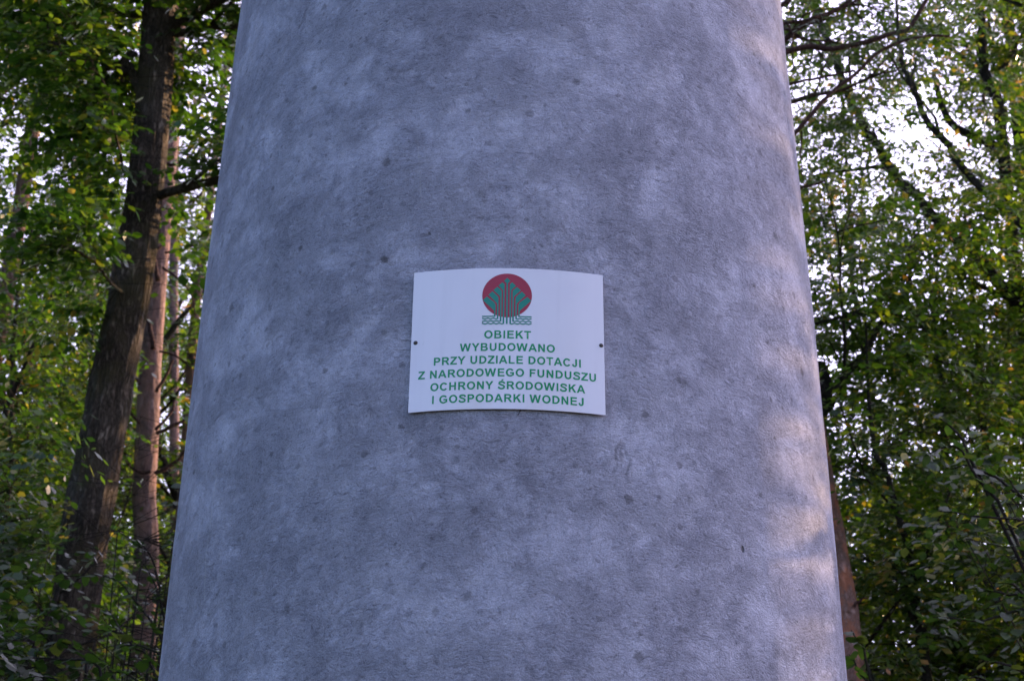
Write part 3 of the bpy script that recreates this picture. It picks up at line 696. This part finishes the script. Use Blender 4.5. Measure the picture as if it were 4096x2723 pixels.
# ---- left: big oak leaning a little to the right
P, W = trunk_px([(280, 2624), (327, 2212), (398, 1800), (458, 1480), (515, 1187), (566, 861), (612, 430), (640, 0)], [172, 178, 172, 160, 152, 145, 126, 124], 12, 15)
oak = root('oak_tree', (P[0][0], P[0][1], 0), 'thick dark furrowed oak trunk leaning left of the tower with two limbs reaching right', 'tree')
Q = resample(P, 260); tube_obj('trunk', Q, rads(Q, np.interp(np.linspace(0, 1, 9), np.linspace(0, 1, len(W)), W)), M['oak_bark'], oak, 96, .038, 14, 5)
anch = []
def ol(pts, wd, s, Y=12): anch.append(limb(oak, pts, Y, wd, 'oak_bark', seed=s))
ol([(620, 190), (672, 120), (735, 75, 11.9), (800, 40, 11.8), (900, -15, 11.6), (1010, -60, 11.5)], (66, 34), 1)
ol([(560, 820), (620, 790), (690, 768, 11.8), (780, 742, 11.7), (860, 728, 11.5), (1000, 690, 11.4)], (46, 30), 2)
ol([(735, 740, 11.7), (800, 700, 11.6), (862, 650, 11.5), (950, 590, 11.5)], (18, 10), 3)
ol([(570, 400), (530, 300), (500, 255), (455, 262, 12.2), (400, 278, 12.4), (310, 285, 12.6), (250, 255, 12.8), (180, 200, 13)], (36, 16), 4)
ol([(500, 300), (498, 262), (512, 228), (538, 212)], (38, 30), 5)
ol([(430, 265, 12.3), (400, 200, 12.3), (380, 140, 12.2), (365, 60, 12)], (14, 8), 6)
ol([(500, 700), (470, 560, 11.5), (420, 330, 11.2), (300, 240, 11), (215, 165, 11)], (12, 6), 7)
ol([(505, 1180), (440, 1130, 11.3), (380, 1050, 11), (300, 1000, 10.8), (205, 980, 10.6)], (14, 7), 8)
anch += grow(oak, P, W, 21, 12, .72, (2.0, 3.6), 'oak_bark')
anch = [np.vstack(anch[:8])]*3+anch[8:]
clothe(oak, anch, 900, 31, 'leaf_oak', .095, 40, (.22, .45), .45, True, 'bark', nomap=False)

# ---- pines on the left
def pine(pts, wd, Y, label, seed, top=16, dead=0, crown=True, bump=.03, mt='pine_bark'):
    P, W = trunk_px(pts, wd, Y, top); r = root('pine_tree', (P[0][0], P[0][1], 0), label, 'tree', 'pines with orange bark')
    Q = resample(P, 110); tube_obj('trunk', Q, rads(Q, np.interp(np.linspace(0, 1, 12), np.linspace(0, 1, len(W)), W)), M[mt], r, 40, bump, 8, seed)
    r2 = np.random.default_rng(seed)
    for q in range(dead):                          # bare dead side branches
        t_ = r2.uniform(.25, .7); p0 = Q[int(t_*109)]
        B = dirlimb(p0, r2.uniform(0, 6.28), r2.uniform(.1, .9), r2.uniform(.5, 1.3), 7, r2, .14)
        if (np.hypot(B[:, 0]-TX, B[:, 1]-TY) < TR+.3).any(): continue
        tube_obj('branch', B, np.linspace(.016, .005, 8), M['pine_branch'], r, 6)
    if crown:
        a = grow(r, P, W, seed+5, 10, .72, (1.2, 2.6), 'pine_branch', 4)
        clothe(r, a, 150, seed+9, 'needle', .11, 46, (.18, .34), .35, False, 'pine_branch', .5, aspect=.12)
    return r, P
rA, PA = pine([(577, 2500), (577, 1977), (588, 1761), (601, 1474), (621, 1187), (646, 900), (672, 631), (697, 344), (720, 0)], [94, 90, 88, 84, 80, 76, 70, 62, 54], 15.5, 'reddish pine trunk with dark stub branches just right of the thick oak', 41, 18)
for i_, (pts, wd) in enumerate([
    ([(612, 1395), (607, 1330), (592, 1285), (575, 1255)], (20, 14)), ([(632, 1120), (622, 1060), (616, 1010), (640, 985)], (20, 12)),
    ([(625, 1565), (655, 1520), (680, 1470), (690, 1440)], (15, 9)), ([(622, 1720), (660, 1675), (690, 1635), (697, 1600)], (14, 8)),
    ([(625, 1735), (665, 1715), (710, 1692), (745, 1675)], (17, 12)), ([(620, 1895), (660, 1872), (710, 1840), (745, 1800)], (20, 13)),
    ([(555, 1690), (530, 1660), (505, 1630)], (13, 8)), ([(560, 1535), (542, 1510), (525, 1495)], (12, 7)),
    ([(640, 1405), (690, 1418), (740, 1448), (790, 1470)], (10, 5)), ([(668, 655), (715, 660), (760, 650), (800, 635)], (14, 8)),
    ([(660, 1010), (710, 1005), (770, 985), (830, 975)], (10, 6)), ([(605, 1885), (570, 1890), (530, 1868), (500, 1840)], (14, 8)), ([(650, 1070), (720, 1120), (770, 1190), (782, 1260)], (10, 5))]):
    limb(rA, pts, 15.3, wd, 'pine_branch', 12, seed=i_)
pine([(697, 2700), (697, 1750), (694, 1187), (697, 900), (700, 630), (712, 344), (735, 0)], [40, 38, 36, 34, 32, 30, 28], 24, 'slender pale pink pine behind the stubby pine, lit along its right side', 42, 21, 3)
pine([(700, 2300), (735, 1900), (760, 1500), (788, 1187), (812, 1000), (860, 630), (910, 200)], [40, 38, 36, 34, 32, 28, 24], 19, 'dark pine trunk half hidden by the left edge of the tower', 43, 18, 4)
pine([(-90, 1800), (-40, 1500), (10, 1244), (58, 975), (95, 746), (135, 490), (190, 300), (230, 0)], [66, 64, 62, 60, 56, 50, 46, 42], 18, 'leaning pine at the far left edge showing through oak leaves', 44, 18, 6)
pine([(330, 1500), (345, 1000), (360, 500), (365, 0)], [30, 28, 26, 22], 27, 'thin distant pine behind the leaves left of the oak', 45, 20, 3)
# ---- right: pine leaning behind the tower
rR, PR = pine([(3417, 2723), (3387, 2450), (3362, 2300), (3331, 2120), (3297, 1950), (3278, 1830), (3223, 1500), (3160, 1000), (3100, 500), (3060, 0)], [90, 89, 88, 87, 84, 82, 80, 76, 66, 58], 11, 'orange-barked pine leaning behind the right edge of the tower', 46, 13, 0, mt='pine_bark_bright')
aR_ = []
def rl(pts, wd, s, Y=10.6): aR_.append(limb(rR, pts, Y, wd, 'pine_branch', seed=s))
rl([(3060, 225), (3157, 206), (3228, 188), (3270, 190), (3325, 200), (3400, 185), (3498, 160), (3560, 140), (3630, 118), (3665, 70), (3705, 0), (3740, -70)], (24, 15), 1)
rl([(3050, 130), (3148, 92), (3211, 90), (3268, 68), (3320, 52), (3366, 32), (3420, -20)], (17, 10), 2)
rl([(3060, 350), (3171, 332), (3240, 322), (3326, 302), (3417, 285)], (13, 8), 3)
rl([(3120, 600), (3191, 520), (3251, 448), (3354, 344), (3430, 287), (3509, 212), (3612, 165), (3704, 143), (3800, 150)], (19, 9), 4, 10.2)
rl([(3150, 98), (3170, 130), (3174, 190), (3172, 280)], (9, 5), 5)
rl([(3205, 525), (3206, 600), (3204, 660), (3208, 720)], (8, 5), 6)
rl([(3190, 760), (3220, 745), (3290, 728), (3300, 722)], (12, 7), 7)
rl([(3090, 40), (3145, 15), (3175, -20)], (20, 12), 8)
rl([(3415, 2420), (3440, 2402), (3466, 2385)], (11, 7), 9, 10.9)

# ---- right: broadleaved trees whose stems cross the sky
def broad(pts, wd, Y, label, seed, top, limbs=(), ncl=300, nb=10, t0=.3, size=.08, mper=50, L=(1.4, 3.0), mat='leaf', down=True, six=False):
    P, W = trunk_px(pts, wd, Y, top)
    r = root('hornbeam_tree', (P[0][0], P[0][1], 0), label, 'tree', 'broadleaved trees right of the tower')
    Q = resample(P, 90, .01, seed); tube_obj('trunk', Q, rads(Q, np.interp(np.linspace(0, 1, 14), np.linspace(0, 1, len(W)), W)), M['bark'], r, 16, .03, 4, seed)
    a = [limb(r, p, Yl, w_, 'bark', seed=i) for i, (p, Yl, w_) in enumerate(limbs)]
    a += grow(r, P, W, seed, nb, t0, L)
    clothe(r, a, ncl, seed+1, mat, size, mper, six=six)
    return r
broad([(4180, 1400), (4096, 1256), (4043, 1187), (3957, 1084), (3871, 992), (3785, 917), (3670, 790), (3590, 712), (3532, 609), (3452, 500), (3383, 356), (3326, 201), (3262, 40), (3230, -80)], [50, 48, 46, 44, 42, 40, 38, 36, 33, 30, 28, 26, 24, 20], 14,
      'leaning dark stem rising diagonally from the right frame edge to the upper left', 61, 14.5, [([(3540, 640), (3505, 560), (3495, 515)], 14, (14, 8))], 520)
broad([(4200, 1500), (4150, 1000), (4090, 905), (3957, 786), (3842, 660), (3785, 574), (3704, 471), (3647, 344), (3610, 260), (3600, 160)], [34, 32, 30, 29, 28, 27, 25, 22, 18, 14], 12.5,
      'thin curved black stem arching over the bright sky gap at right', 62, 12.5, (), 260)
broad([(4090, 1500), (4060, 1100), (4037, 861), (4015, 631), (4010, 560), (3985, 400), (3940, 287), (3928, 150), (3922, 0)], [56, 52, 50, 46, 44, 42, 38, 36, 34], 15,
      'upright dark trunk near the right frame edge with an arm rising left', 63, 17,
      [([(4020, 640), (3985, 590), (3940, 565), (3880, 540), (3802, 494), (3770, 430), (3752, 365), (3735, 300)], 15, (44, 20)), ([(4020, 450), (3960, 320), (3900, 240), (3850, 170)], 15, (24, 10)), ([(3960, 130), (3955, 70), (3958, 20)], 15, (12, 8)), ([(4000, 280), (4060, 200), (4110, 90)], 15, (18, 9))], 500)
broad([(4180, 1500), (4125, 1000), (4100, 700), (4078, 500), (4060, 330), (4040, 150), (4035, 0)], [60, 58, 54, 52, 46, 42, 38], 16.5,
      'second dark trunk at the right frame edge, just right of the forked one', 64, 18, [([(4110, 930), (4040, 950), (3985, 910)], 16.5, (30, 20))], 420)
broad([(3290, 1700), (3306, 1612), (3337, 1549), (3417, 1463), (3498, 1336), (3560, 1262), (3615, 1200), (3640, 1130), (3637, 1080), (3632, 1010), (3660, 960)], [36, 34, 32, 30, 27, 24, 21, 19, 17, 14, 10], 12,
      'crooked slim stem climbing right from behind the tower edge, forked near its top', 65, 9,
      [([(3527, 1262), (3528, 1200), (3550, 1150), (3585, 1125), (3625, 1115)], 12, (14, 8)), ([(3262, 1296), (3350, 1272), (3440, 1257), (3532, 1251), (3613, 1262), (3727, 1256), (3820, 1238)], 11.6, (13, 7)),
       ([(3625, 1215), (3650, 1250), (3690, 1310), (3720, 1345)], 12, (11, 6))], 260)
broad([(3710, 2723), (3690, 2600), (3655, 2418), (3661, 2300), (3632, 2200), (3590, 2050), (3555, 1929), (3508, 1800), (3480, 1650), (3475, 1560)], [34, 32, 30, 28, 26, 24, 22, 20, 16, 12], 11.5,
      'slim sapling stem standing in the dark shade low on the right', 66, 8.5,
      [([(3655, 2400), (3600, 2380), (3540, 2375)], 11.5, (15, 7)), ([(3650, 2340), (3600, 2290), (3545, 2240)], 11.5, (14, 6)), ([(3600, 2090), (3680, 2110), (3760, 2120)], 11.5, (12, 5)), ([(3510, 1880), (3450, 1860), (3400, 1850)], 11.5, (10, 5))], 420, 12, .15)
broad([(3830, 2723), (3835, 2500), (3830, 2300), (3790, 2000), (3780, 1800), (3760, 1500), (3740, 1300)], [34, 32, 30, 26, 24, 20, 14], 13.5, 'straight dark stem low on the right behind the hazel leaves', 67, 10, (), 480, 12, .15)
broad([(4000, 2723), (3990, 2400), (3960, 2000), (3930, 1600), (3900, 1300)], [40, 38, 34, 28, 22], 15, 'shaded tree low at the right frame edge behind hazel leaves', 68, 11, (), 460, 12, .15)
broad([(3560, 2723), (3540, 2400), (3520, 2100), (3500, 1700), (3420, 1200), (3400, 900)], [36, 34, 30, 26, 22, 18], 17, 'dim tree standing between the leaning pine and the shaded sapling', 69, 15, (), 480, 14, .15)

# ---- woodland filling both sides and the ground round the tower
def wood(x, y, h, seed, label, ncl, size=.075, mper=30, crad=(.35, .75), spread=.75, t0=.2, nb=14, L=(2.0, 3.8), mat='leaf', w0=None, lean=.04, grp='woodland trees around the clearing'):
    r2 = np.random.default_rng(seed); w0 = w0 or .011*h+.02
    n = 10; P = np.array([[x+lean*q*h/n*r2.normal()+0, y+lean*q*h/n*r2.normal()*.5, -.15+q*(h+.15)/(n-1)] for q in range(n)])
    W = np.linspace(w0, w0*.2, n); r = root('woodland_tree', (x, y, 0), label, 'tree', grp)
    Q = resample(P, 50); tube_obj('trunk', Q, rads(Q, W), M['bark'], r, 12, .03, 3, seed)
    a = grow(r, P, W, seed, nb, t0, L, brn=5); clothe(r, a, ncl, seed+1, mat, size, mper, crad, spread)
left = [(-5.3, 15, 9, 420, 'leaf_oak'), (-6.8, 18.5, 12, 480, 'leaf'), (-4.7, 20, 13, 460, 'leaf'), (-8.6, 22, 15, 480, 'leaf'), (-6.5, 26, 17, 460, 'leaf'), (-10.5, 29, 19, 460, 'leaf'), (-7.6, 32, 20, 420, 'leaf'), (-13, 38, 24, 420, 'leaf'), (-9.3, 40, 24, 380, 'leaf'),
        (-4.2, 14, 6.5, 340, 'leaf_oak'), (-3.6, 11.5, 5.5, 260, 'leaf_oak'), (-5.6, 24, 10, 420, 'leaf')]
ll = ['young oak filling the gap left of the thick oak trunk', 'bushy green tree behind the leaning pine at far left', 'leafy tree behind the reddish stubby pine', 'tall tree deep in the wood at far left', 'tall tree deep in the wood behind the slender pink pine', 'distant tree at the far left of the wood', 'distant tree between the far-left pine and the oak', 'farthest tree at the left frame edge', 'farthest tree behind the oak trunk', 'low young oak under the leaning oak trunk', 'low leafy sapling at the foot of the oak trunk', 'shaded undergrowth tree behind the pines']
for i_, ((x, y, h, nc_, mt), lb) in enumerate(zip(left, ll)):
    wood(x, y, h, 100+i_*7, lb, int(nc_*1.9), .085 if y < 20 else .13, 44 if y < 20 else 33, (.25, .5), mat=mt, t0=.12, L=(1.4, 3.0) if h < 10 else (2.0, 3.8), spread=.6 if h < 10 else .8)
right = [(5.2, 19, 10, 420), (6.9, 21, 13, 420), (4.6, 24, 9, 380), (8.3, 27, 12, 380), (6.2, 31, 14, 360), (10.5, 33, 15, 340), (3.9, 15.5, 5.6, 320), (5.1, 14.2, 5.2, 320)]
rlb = ['leafy tree behind the crooked slim stem', 'bushy tree behind the forked trunk at right', 'low tree far behind the leaning pine', 'low distant tree toward the right frame edge', 'distant tree at the centre of the right strip', 'farthest tree at the right frame edge', 'short bushy tree in the dark bottom of the right strip', 'short bushy tree below the straight dark stem']
for i_, ((x, y, h, nc_), lb) in enumerate(zip(right, rlb)):
    wood(x, y, h, 300+i_*7, lb, int(nc_*1.25), .085 if y < 20 else .13, 44 if y < 20 else 33, (.25, .5), t0=.12, L=(1.4, 2.8), spread=.65)
side = [(9.5, 13.0, 12, 'broad tree added just outside the right frame edge to block the low sun', 620, .15), (13, 17, 15, 'taller unseen tree added behind the first as a second sun blocker', 560, .15), (11.5, 8.5, 12, 'unseen tree added right of the clearing to keep sun off the tower', 420, .2), (16, 12, 15, 'tree farther right of the clearing', 260, .2), (15, 21, 16, 'tall unseen tree added right of the frame to screen the sun', 420, .2),  # dense unseen trees towards the sun, added to leave the tower mostly shaded
        (12, 2.5, 13, 'tree level with the camera on the right', 240, .2), (7.2, 11.0, 8, 'bushy tree added close outside the right frame edge as a near sun blocker', 420, .2), (-9, 10, 13, 'leafy tree outside the left frame edge', 380, .2), (-12, 15, 15, 'taller tree outside the left frame edge', 300, .2), (-11, 4, 14, 'tree level with the camera on the left', 260, .2), (-7.5, 6.2, 8, 'small tree close outside the left frame edge', 240, .3),  # the bushy one at right is a further added sun blocker
        (-6, -13, 12, 'tree behind the camera to the left', 230, .2), (7, -14, 13, 'tree behind the camera to the right', 230, .2), (6.5, -20, 15, 'tree farther behind the camera', 230, .2), (-3.9, -14.5, 13, 'tree added behind the camera, left side of the gap mirrored in the plate', 260, .2), (3.6, -15.5, 13, 'tree added behind the camera, right side of the gap mirrored in the plate', 260, .2), (-13, -5, 14, 'tree behind the clearing at far left', 230, .2), (14, -5, 14, 'tree behind the clearing at far right', 230, .2),  # the pair beside the gap is added for the plate's reflection
        (.5, 24, 15, 'tree standing right behind the tower', 230, .2), (-1, 33, 19, 'tall tree far behind the tower', 230, .2), (2.5, 40, 20, 'tallest tree far behind the tower', 230, .2),
        (-6.2, 9.8, 16, 'tall tree added so that its crown shades the left wood', 520, .62), (-8.5, 14, 18, 'tall tree left of the oak, its high crown added for shade', 520, .6), (-7.6, 17, 19, 'tall tree with a high crown added above the pines to dim them', 480, .66), (5.9, 11.5, 15, 'tall tree with a high crown added to shade the right wood', 420, .68), (7.0, 17, 18, 'tall tree behind the forked trunk, its high crown added as shade canopy', 420, .68)]  # crowns added above the view to cut skylight on the wood below
for i_, (x, y, h, lb, nc_, t0_) in enumerate(side):
    wood(x, y, h, 500+i_*7, lb, nc_, .09, 30, nb=14, t0=t0_)
# thin dark saplings low on the far left
for i_, (px_, Y, w_) in enumerate(((20, 17, 16), (75, 20, 18), (130, 22, 14), (62, 24, 12), (205, 21, 13), (265, 24, 14), (300, 19, 10), (180, 27, 16))):
    r2 = np.random.default_rng(900+i_)
    P, W = trunk_px([(px_, 2500), (px_+25+r2.normal()*10, 1900), (px_+60+r2.normal()*20, 1300), (px_+95+r2.normal()*25, 900)], [w_*1.3, w_*1.2, w_, w_*.7], Y, 10)
    lab = ['first thin dark stem at the left frame edge', 'dark stem beside the left frame edge, lower left', 'thin stem in the dark left thicket', 'thin far stem in the left thicket', 'slim sapling stem in the thicket nearer the oak', 'slim sapling stem deep in shade near the oak', 'thinnest sapling stem just left of the oak', 'far grey stem in the left thicket'][i_]
    r = root('sapling', (P[0][0], P[0][1], 0), lab, 'sapling', 'thin dark stems in the left thicket')
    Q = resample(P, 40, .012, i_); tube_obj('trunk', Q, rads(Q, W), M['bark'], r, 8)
    a = grow(r, P, W, 950+i_, 7, .3, (.8, 1.6)); clothe(r, a, 70, 970+i_, 'leaf', .07, 26, (.2, .45), .4)

# ---- near hazel shrubs with leaves one can pick out
def hazel_leaf(seed):
    r2 = np.random.default_rng(seed); n = 13; ts = np.linspace(0, 1, n); vs = []; rows = []
    wd = .46*np.sin(np.pi*np.clip(ts, 0, 1)**.85)**.75*(1-.12*ts)
    for i, (t_, w_) in enumerate(zip(ts, wd)):
        w_ = w_*(1+.07*(-1)**i) if 0 < i < n-1 else 0
        zc = -.16*t_**2+.01*math.sin(6*t_+seed)
        edge = -.05*math.sin(math.pi*t_)+.012*r2.normal()
        rows.append((len(vs), w_ > 0)); vs.append((0, t_, zc))
        if w_ > 0: vs += [(w_*.5*r2.uniform(.95, 1.05)*1.7, t_, zc+edge+.05), (-w_*.5*1.7, t_, zc+edge+.05)]
    f = []
    for (a, ha_), (b, hb) in zip(rows[:-1], rows[1:]):
        if ha_ and hb: f += [(a, a+1, b+1), (a, b+1, b), (a, b, b+2), (a, b+2, a+2)]
        elif hb: f += [(a, b+1, b), (a, b, b+2)]
        else: f += [(a, a+1, b), (a, b, a+2)]
    return np.array(vs), np.array(f)
LM = []
for s in range(5):
    v, f = hazel_leaf(s)
    o = mesh_np('leaf', v, f, M['leaf_hazel'], smooth=True, tone=np.full(len(f), [.2, .4, .6, .75, .97][s])); LM.append(o.data); bpy.data.objects.remove(o)
def shrub(base, twigs, label, seed, lsize, nfill, region, Yr, cat='shrub', name='hazel_shrub'):
    r2 = np.random.default_rng(seed); r = root(name, (base[0], base[1], 0), label, cat, 'hazel shrubs near the tower'); cnt = 0
    hub = np.array([base[0]+(1.3 if seed == 74 else 0), base[1], 0.0])
    for q, (pts, Y) in enumerate(twigs):
        P = pxpath(pts, Y); s0 = P[0]
        stem = resample(np.array([hub+[r2.normal()*.12, r2.normal()*.12, -.1], hub*.5+s0*.5+[0, 0, .2], s0]), 14)
        Q = np.vstack([stem[:-1], resample(P, 14, .004, seed+q)])
        tube_obj('branch', Q, np.linspace(.014, .0022, len(Q)), M['bark'], r, 6, seed=q)
        T = Q[13:]; L_ = np.linalg.norm(np.diff(T, axis=0), axis=1).sum(); nl = max(4, int(L_/.052)); sgn = 1
        for j in range(nl):
            f_ = (j+.5)/nl; x_ = f_*(len(T)-1); i0 = min(int(x_), len(T)-2); p = T[i0]*(1-x_+i0)+T[i0+1]*(x_-i0); dT = unit(T[i0+1]-T[i0])
            for kk in range(1 if r2.uniform() < .7 else 2):
                sgn = -sgn; sidev = unit(np.cross(dT, [0, 0, 1.0]))*sgn
                ax = unit(sidev*r2.uniform(.6, 1)+dT*r2.uniform(.1, .8)+np.array([0, 0, r2.uniform(-.55, .25)]))
                up = unit(np.array([r2.normal(0, .35), r2.normal(-.45, .35), 1.0])); sx = unit(np.cross(ax, up)); nz_ = np.cross(sx, ax)
                sz = lsize*r2.uniform(.7, 1.2)
                mt = Matrix(((sx[0]*sz, ax[0]*sz, nz_[0]*sz, p[0]), (sx[1]*sz, ax[1]*sz, nz_[1]*sz, p[1]), (sx[2]*sz, ax[2]*sz, nz_[2]*sz, p[2]), (0, 0, 0, 1)))
                o = bpy.data.objects.new('leaf', LM[r2.choice(5, p=[.3, .3, .22, .15, .03])]); C.objects.link(o)
                o.parent = r; o.matrix_parent_inverse = Matrix.Translation(r.location).inverted(); o.matrix_world = mt
                o.matrix_basis = mt; cnt += 1
    if nfill:                                      # darker mass of leaves behind the nearer sprays
        x0, y0, x1, y1 = region; n_ = nfill
        A = np.array([at(r2.uniform(x0, x1), r2.uniform(y0, y1), r2.uniform(*Yr)) for _ in range(16)])
        br = []
        for p in A:
            m_ = resample(np.array([hub+[r2.normal()*.1, r2.normal()*.1, -.1], (hub+p)/2+[0, 0, .3], p]), 8); br.append(tube(m_, np.linspace(.010, .003, 8), 4))
        V, Fc = joined(br); o = adopt(mesh_np('side_branch', V, Fc, M['bark'], smooth=True), r); o['kind'] = 'stuff'
        clothe(r, [A], n_, seed+3, 'leaf_hazel', lsize*.95, 20, (.12, .25), .30, True, 'bark', .3, nomap=True, tw=.003, aspect=.75)
    return cnt
b1 = at(250, 2723, 7.5); b2 = at(500, 2723, 8.2); b3 = at(3950, 2723, 7.0); b4 = at(-60, 2300, 8.5); b5 = at(3430, 2723, 6.8)
n1 = shrub((b1[0]-.2, 7.7), [
    ([(330, 2830), (345, 2640), (300, 2600), (240, 2560), (190, 2590)], 7.3), ([(420, 2850), (400, 2680), (350, 2640), (250, 2640), (120, 2630), (60, 2640)], 7.1),
    ([(200, 2880), (180, 2760), (160, 2690), (150, 2650), (140, 2590)], 7.2), ([(520, 2840), (450, 2700), (420, 2650), (380, 2620), (300, 2580)], 7.4),
    ([(330, 2900), (310, 2790), (230, 2720), (150, 2700), (70, 2720)], 6.9), ([(500, 2900), (470, 2760), (400, 2720), (330, 2710)], 7.0), ([(60, 2900), (50, 2780), (40, 2700), (30, 2660)], 7.3),
    ([(260, 2700), (200, 2580), (172, 2540), (165, 2520)], 7.8), ([(590, 2880), (560, 2740), (500, 2690), (430, 2690)], 7.0)],
    'hazel shrub with broad light green leaves in front of the oak trunk at bottom left', 71, .075, 130, (-100, 2500, 560, 2900), (7.3, 8.3))
n2 = shrub((b2[0], 8.3), [
    ([(640, 2760), (590, 2620), (540, 2590), (500, 2545), (450, 2525), (380, 2520), (340, 2528)], 8.0), ([(620, 2680), (580, 2600), (520, 2570), (460, 2480), (435, 2440), (400, 2430)], 8.1),
    ([(650, 2700), (640, 2620), (560, 2580), (500, 2580), (460, 2600)], 7.7), ([(650, 2560), (600, 2480), (540, 2400), (480, 2330), (410, 2300), (330, 2305)], 8.4),
    ([(660, 2500), (640, 2400), (600, 2300), (560, 2240), (500, 2215)], 8.6), ([(670, 2800), (640, 2700), (600, 2650), (560, 2640)], 7.6), ([(640, 2350), (610, 2250), (570, 2180), (540, 2160)], 8.8)],
    'hazel shrub with drooping leaf sprays beside the left foot of the tower', 72, .072, 260, (430, 2100, 720, 2800), (8.3, 9.6))
n3 = shrub((b4[0], 9.0), [
    ([(-20, 2400), (20, 2300), (80, 2270), (150, 2290), (210, 2310)], 8.8), ([(-30, 2300), (30, 2230), (90, 2210), (160, 2230)], 8.9), ([(-20, 2560), (40, 2450), (100, 2400), (150, 2390)], 8.7), ([(-30, 2200), (30, 2100), (110, 2070), (170, 2100)], 9.2)],
    'hazel shrub with pale grey-green leaves at the lower left frame edge', 73, .07, 240, (-150, 1950, 230, 2700), (8.9, 10))
n4 = shrub((b3[0]+.2, 7.3), [
    ([(4150, 2150), (4080, 2080), (3990, 2070), (3900, 2060), (3820, 2050), (3750, 2045)], 6.6), ([(4150, 2050), (4100, 2000), (4050, 1940), (4030, 1900)], 6.8),
    ([(4180, 2100), (4110, 2090), (4050, 2110), (3990, 2115)], 6.5), ([(4100, 2000), (3980, 1900), (3870, 1860), (3800, 1880)], 6.9),
    ([(3990, 2000), (3900, 1900), (3840, 1800), (3780, 1790), (3700, 1825)], 6.8), ([(3900, 1870), (3860, 1780), (3800, 1700), (3760, 1660), (3700, 1640)], 6.9),
    ([(4180, 2500), (4100, 2440), (4000, 2460), (3900, 2480), (3800, 2470), (3730, 2470)], 6.6), ([(4150, 2600), (4090, 2400), (4030, 2380), (3960, 2360), (3890, 2340)], 6.7),
    ([(4190, 2300), (4130, 2230), (4090, 2200), (4060, 2170)], 6.5), ([(4160, 2750), (4080, 2680), (4000, 2650), (3940, 2640), (3900, 2600)], 6.9),
    ([(4160, 2500), (4100, 2380), (4040, 2330), (3990, 2330)], 6.6), ([(4100, 2800), (4000, 2740), (3900, 2710), (3850, 2715)], 6.8)],
    'hazel shrub with large blue-green leaves hanging in at the right frame edge', 74, .070, 90, (3850, 1900, 4250, 2750), (7.3, 8.4))
n5 = shrub((b5[0]+.5, 7.6), [([(3560, 2900), (3480, 2740), (3440, 2690), (3415, 2640), (3400, 2615)], 7.0), ([(3520, 2900), (3460, 2620), (3430, 2560), (3405, 2520)], 7.2)],
    'small hazel sprig with a few leaves against the orange-barked pine at lower right', 75, .068, 0, None, None)
tt = sum(len(o.data.polygons) for o in S.objects if o.type == 'MESH')
print('leaf tris', STAT, 'all faces', tt, 'near leaves', n1, n2, n3, n4, n5)
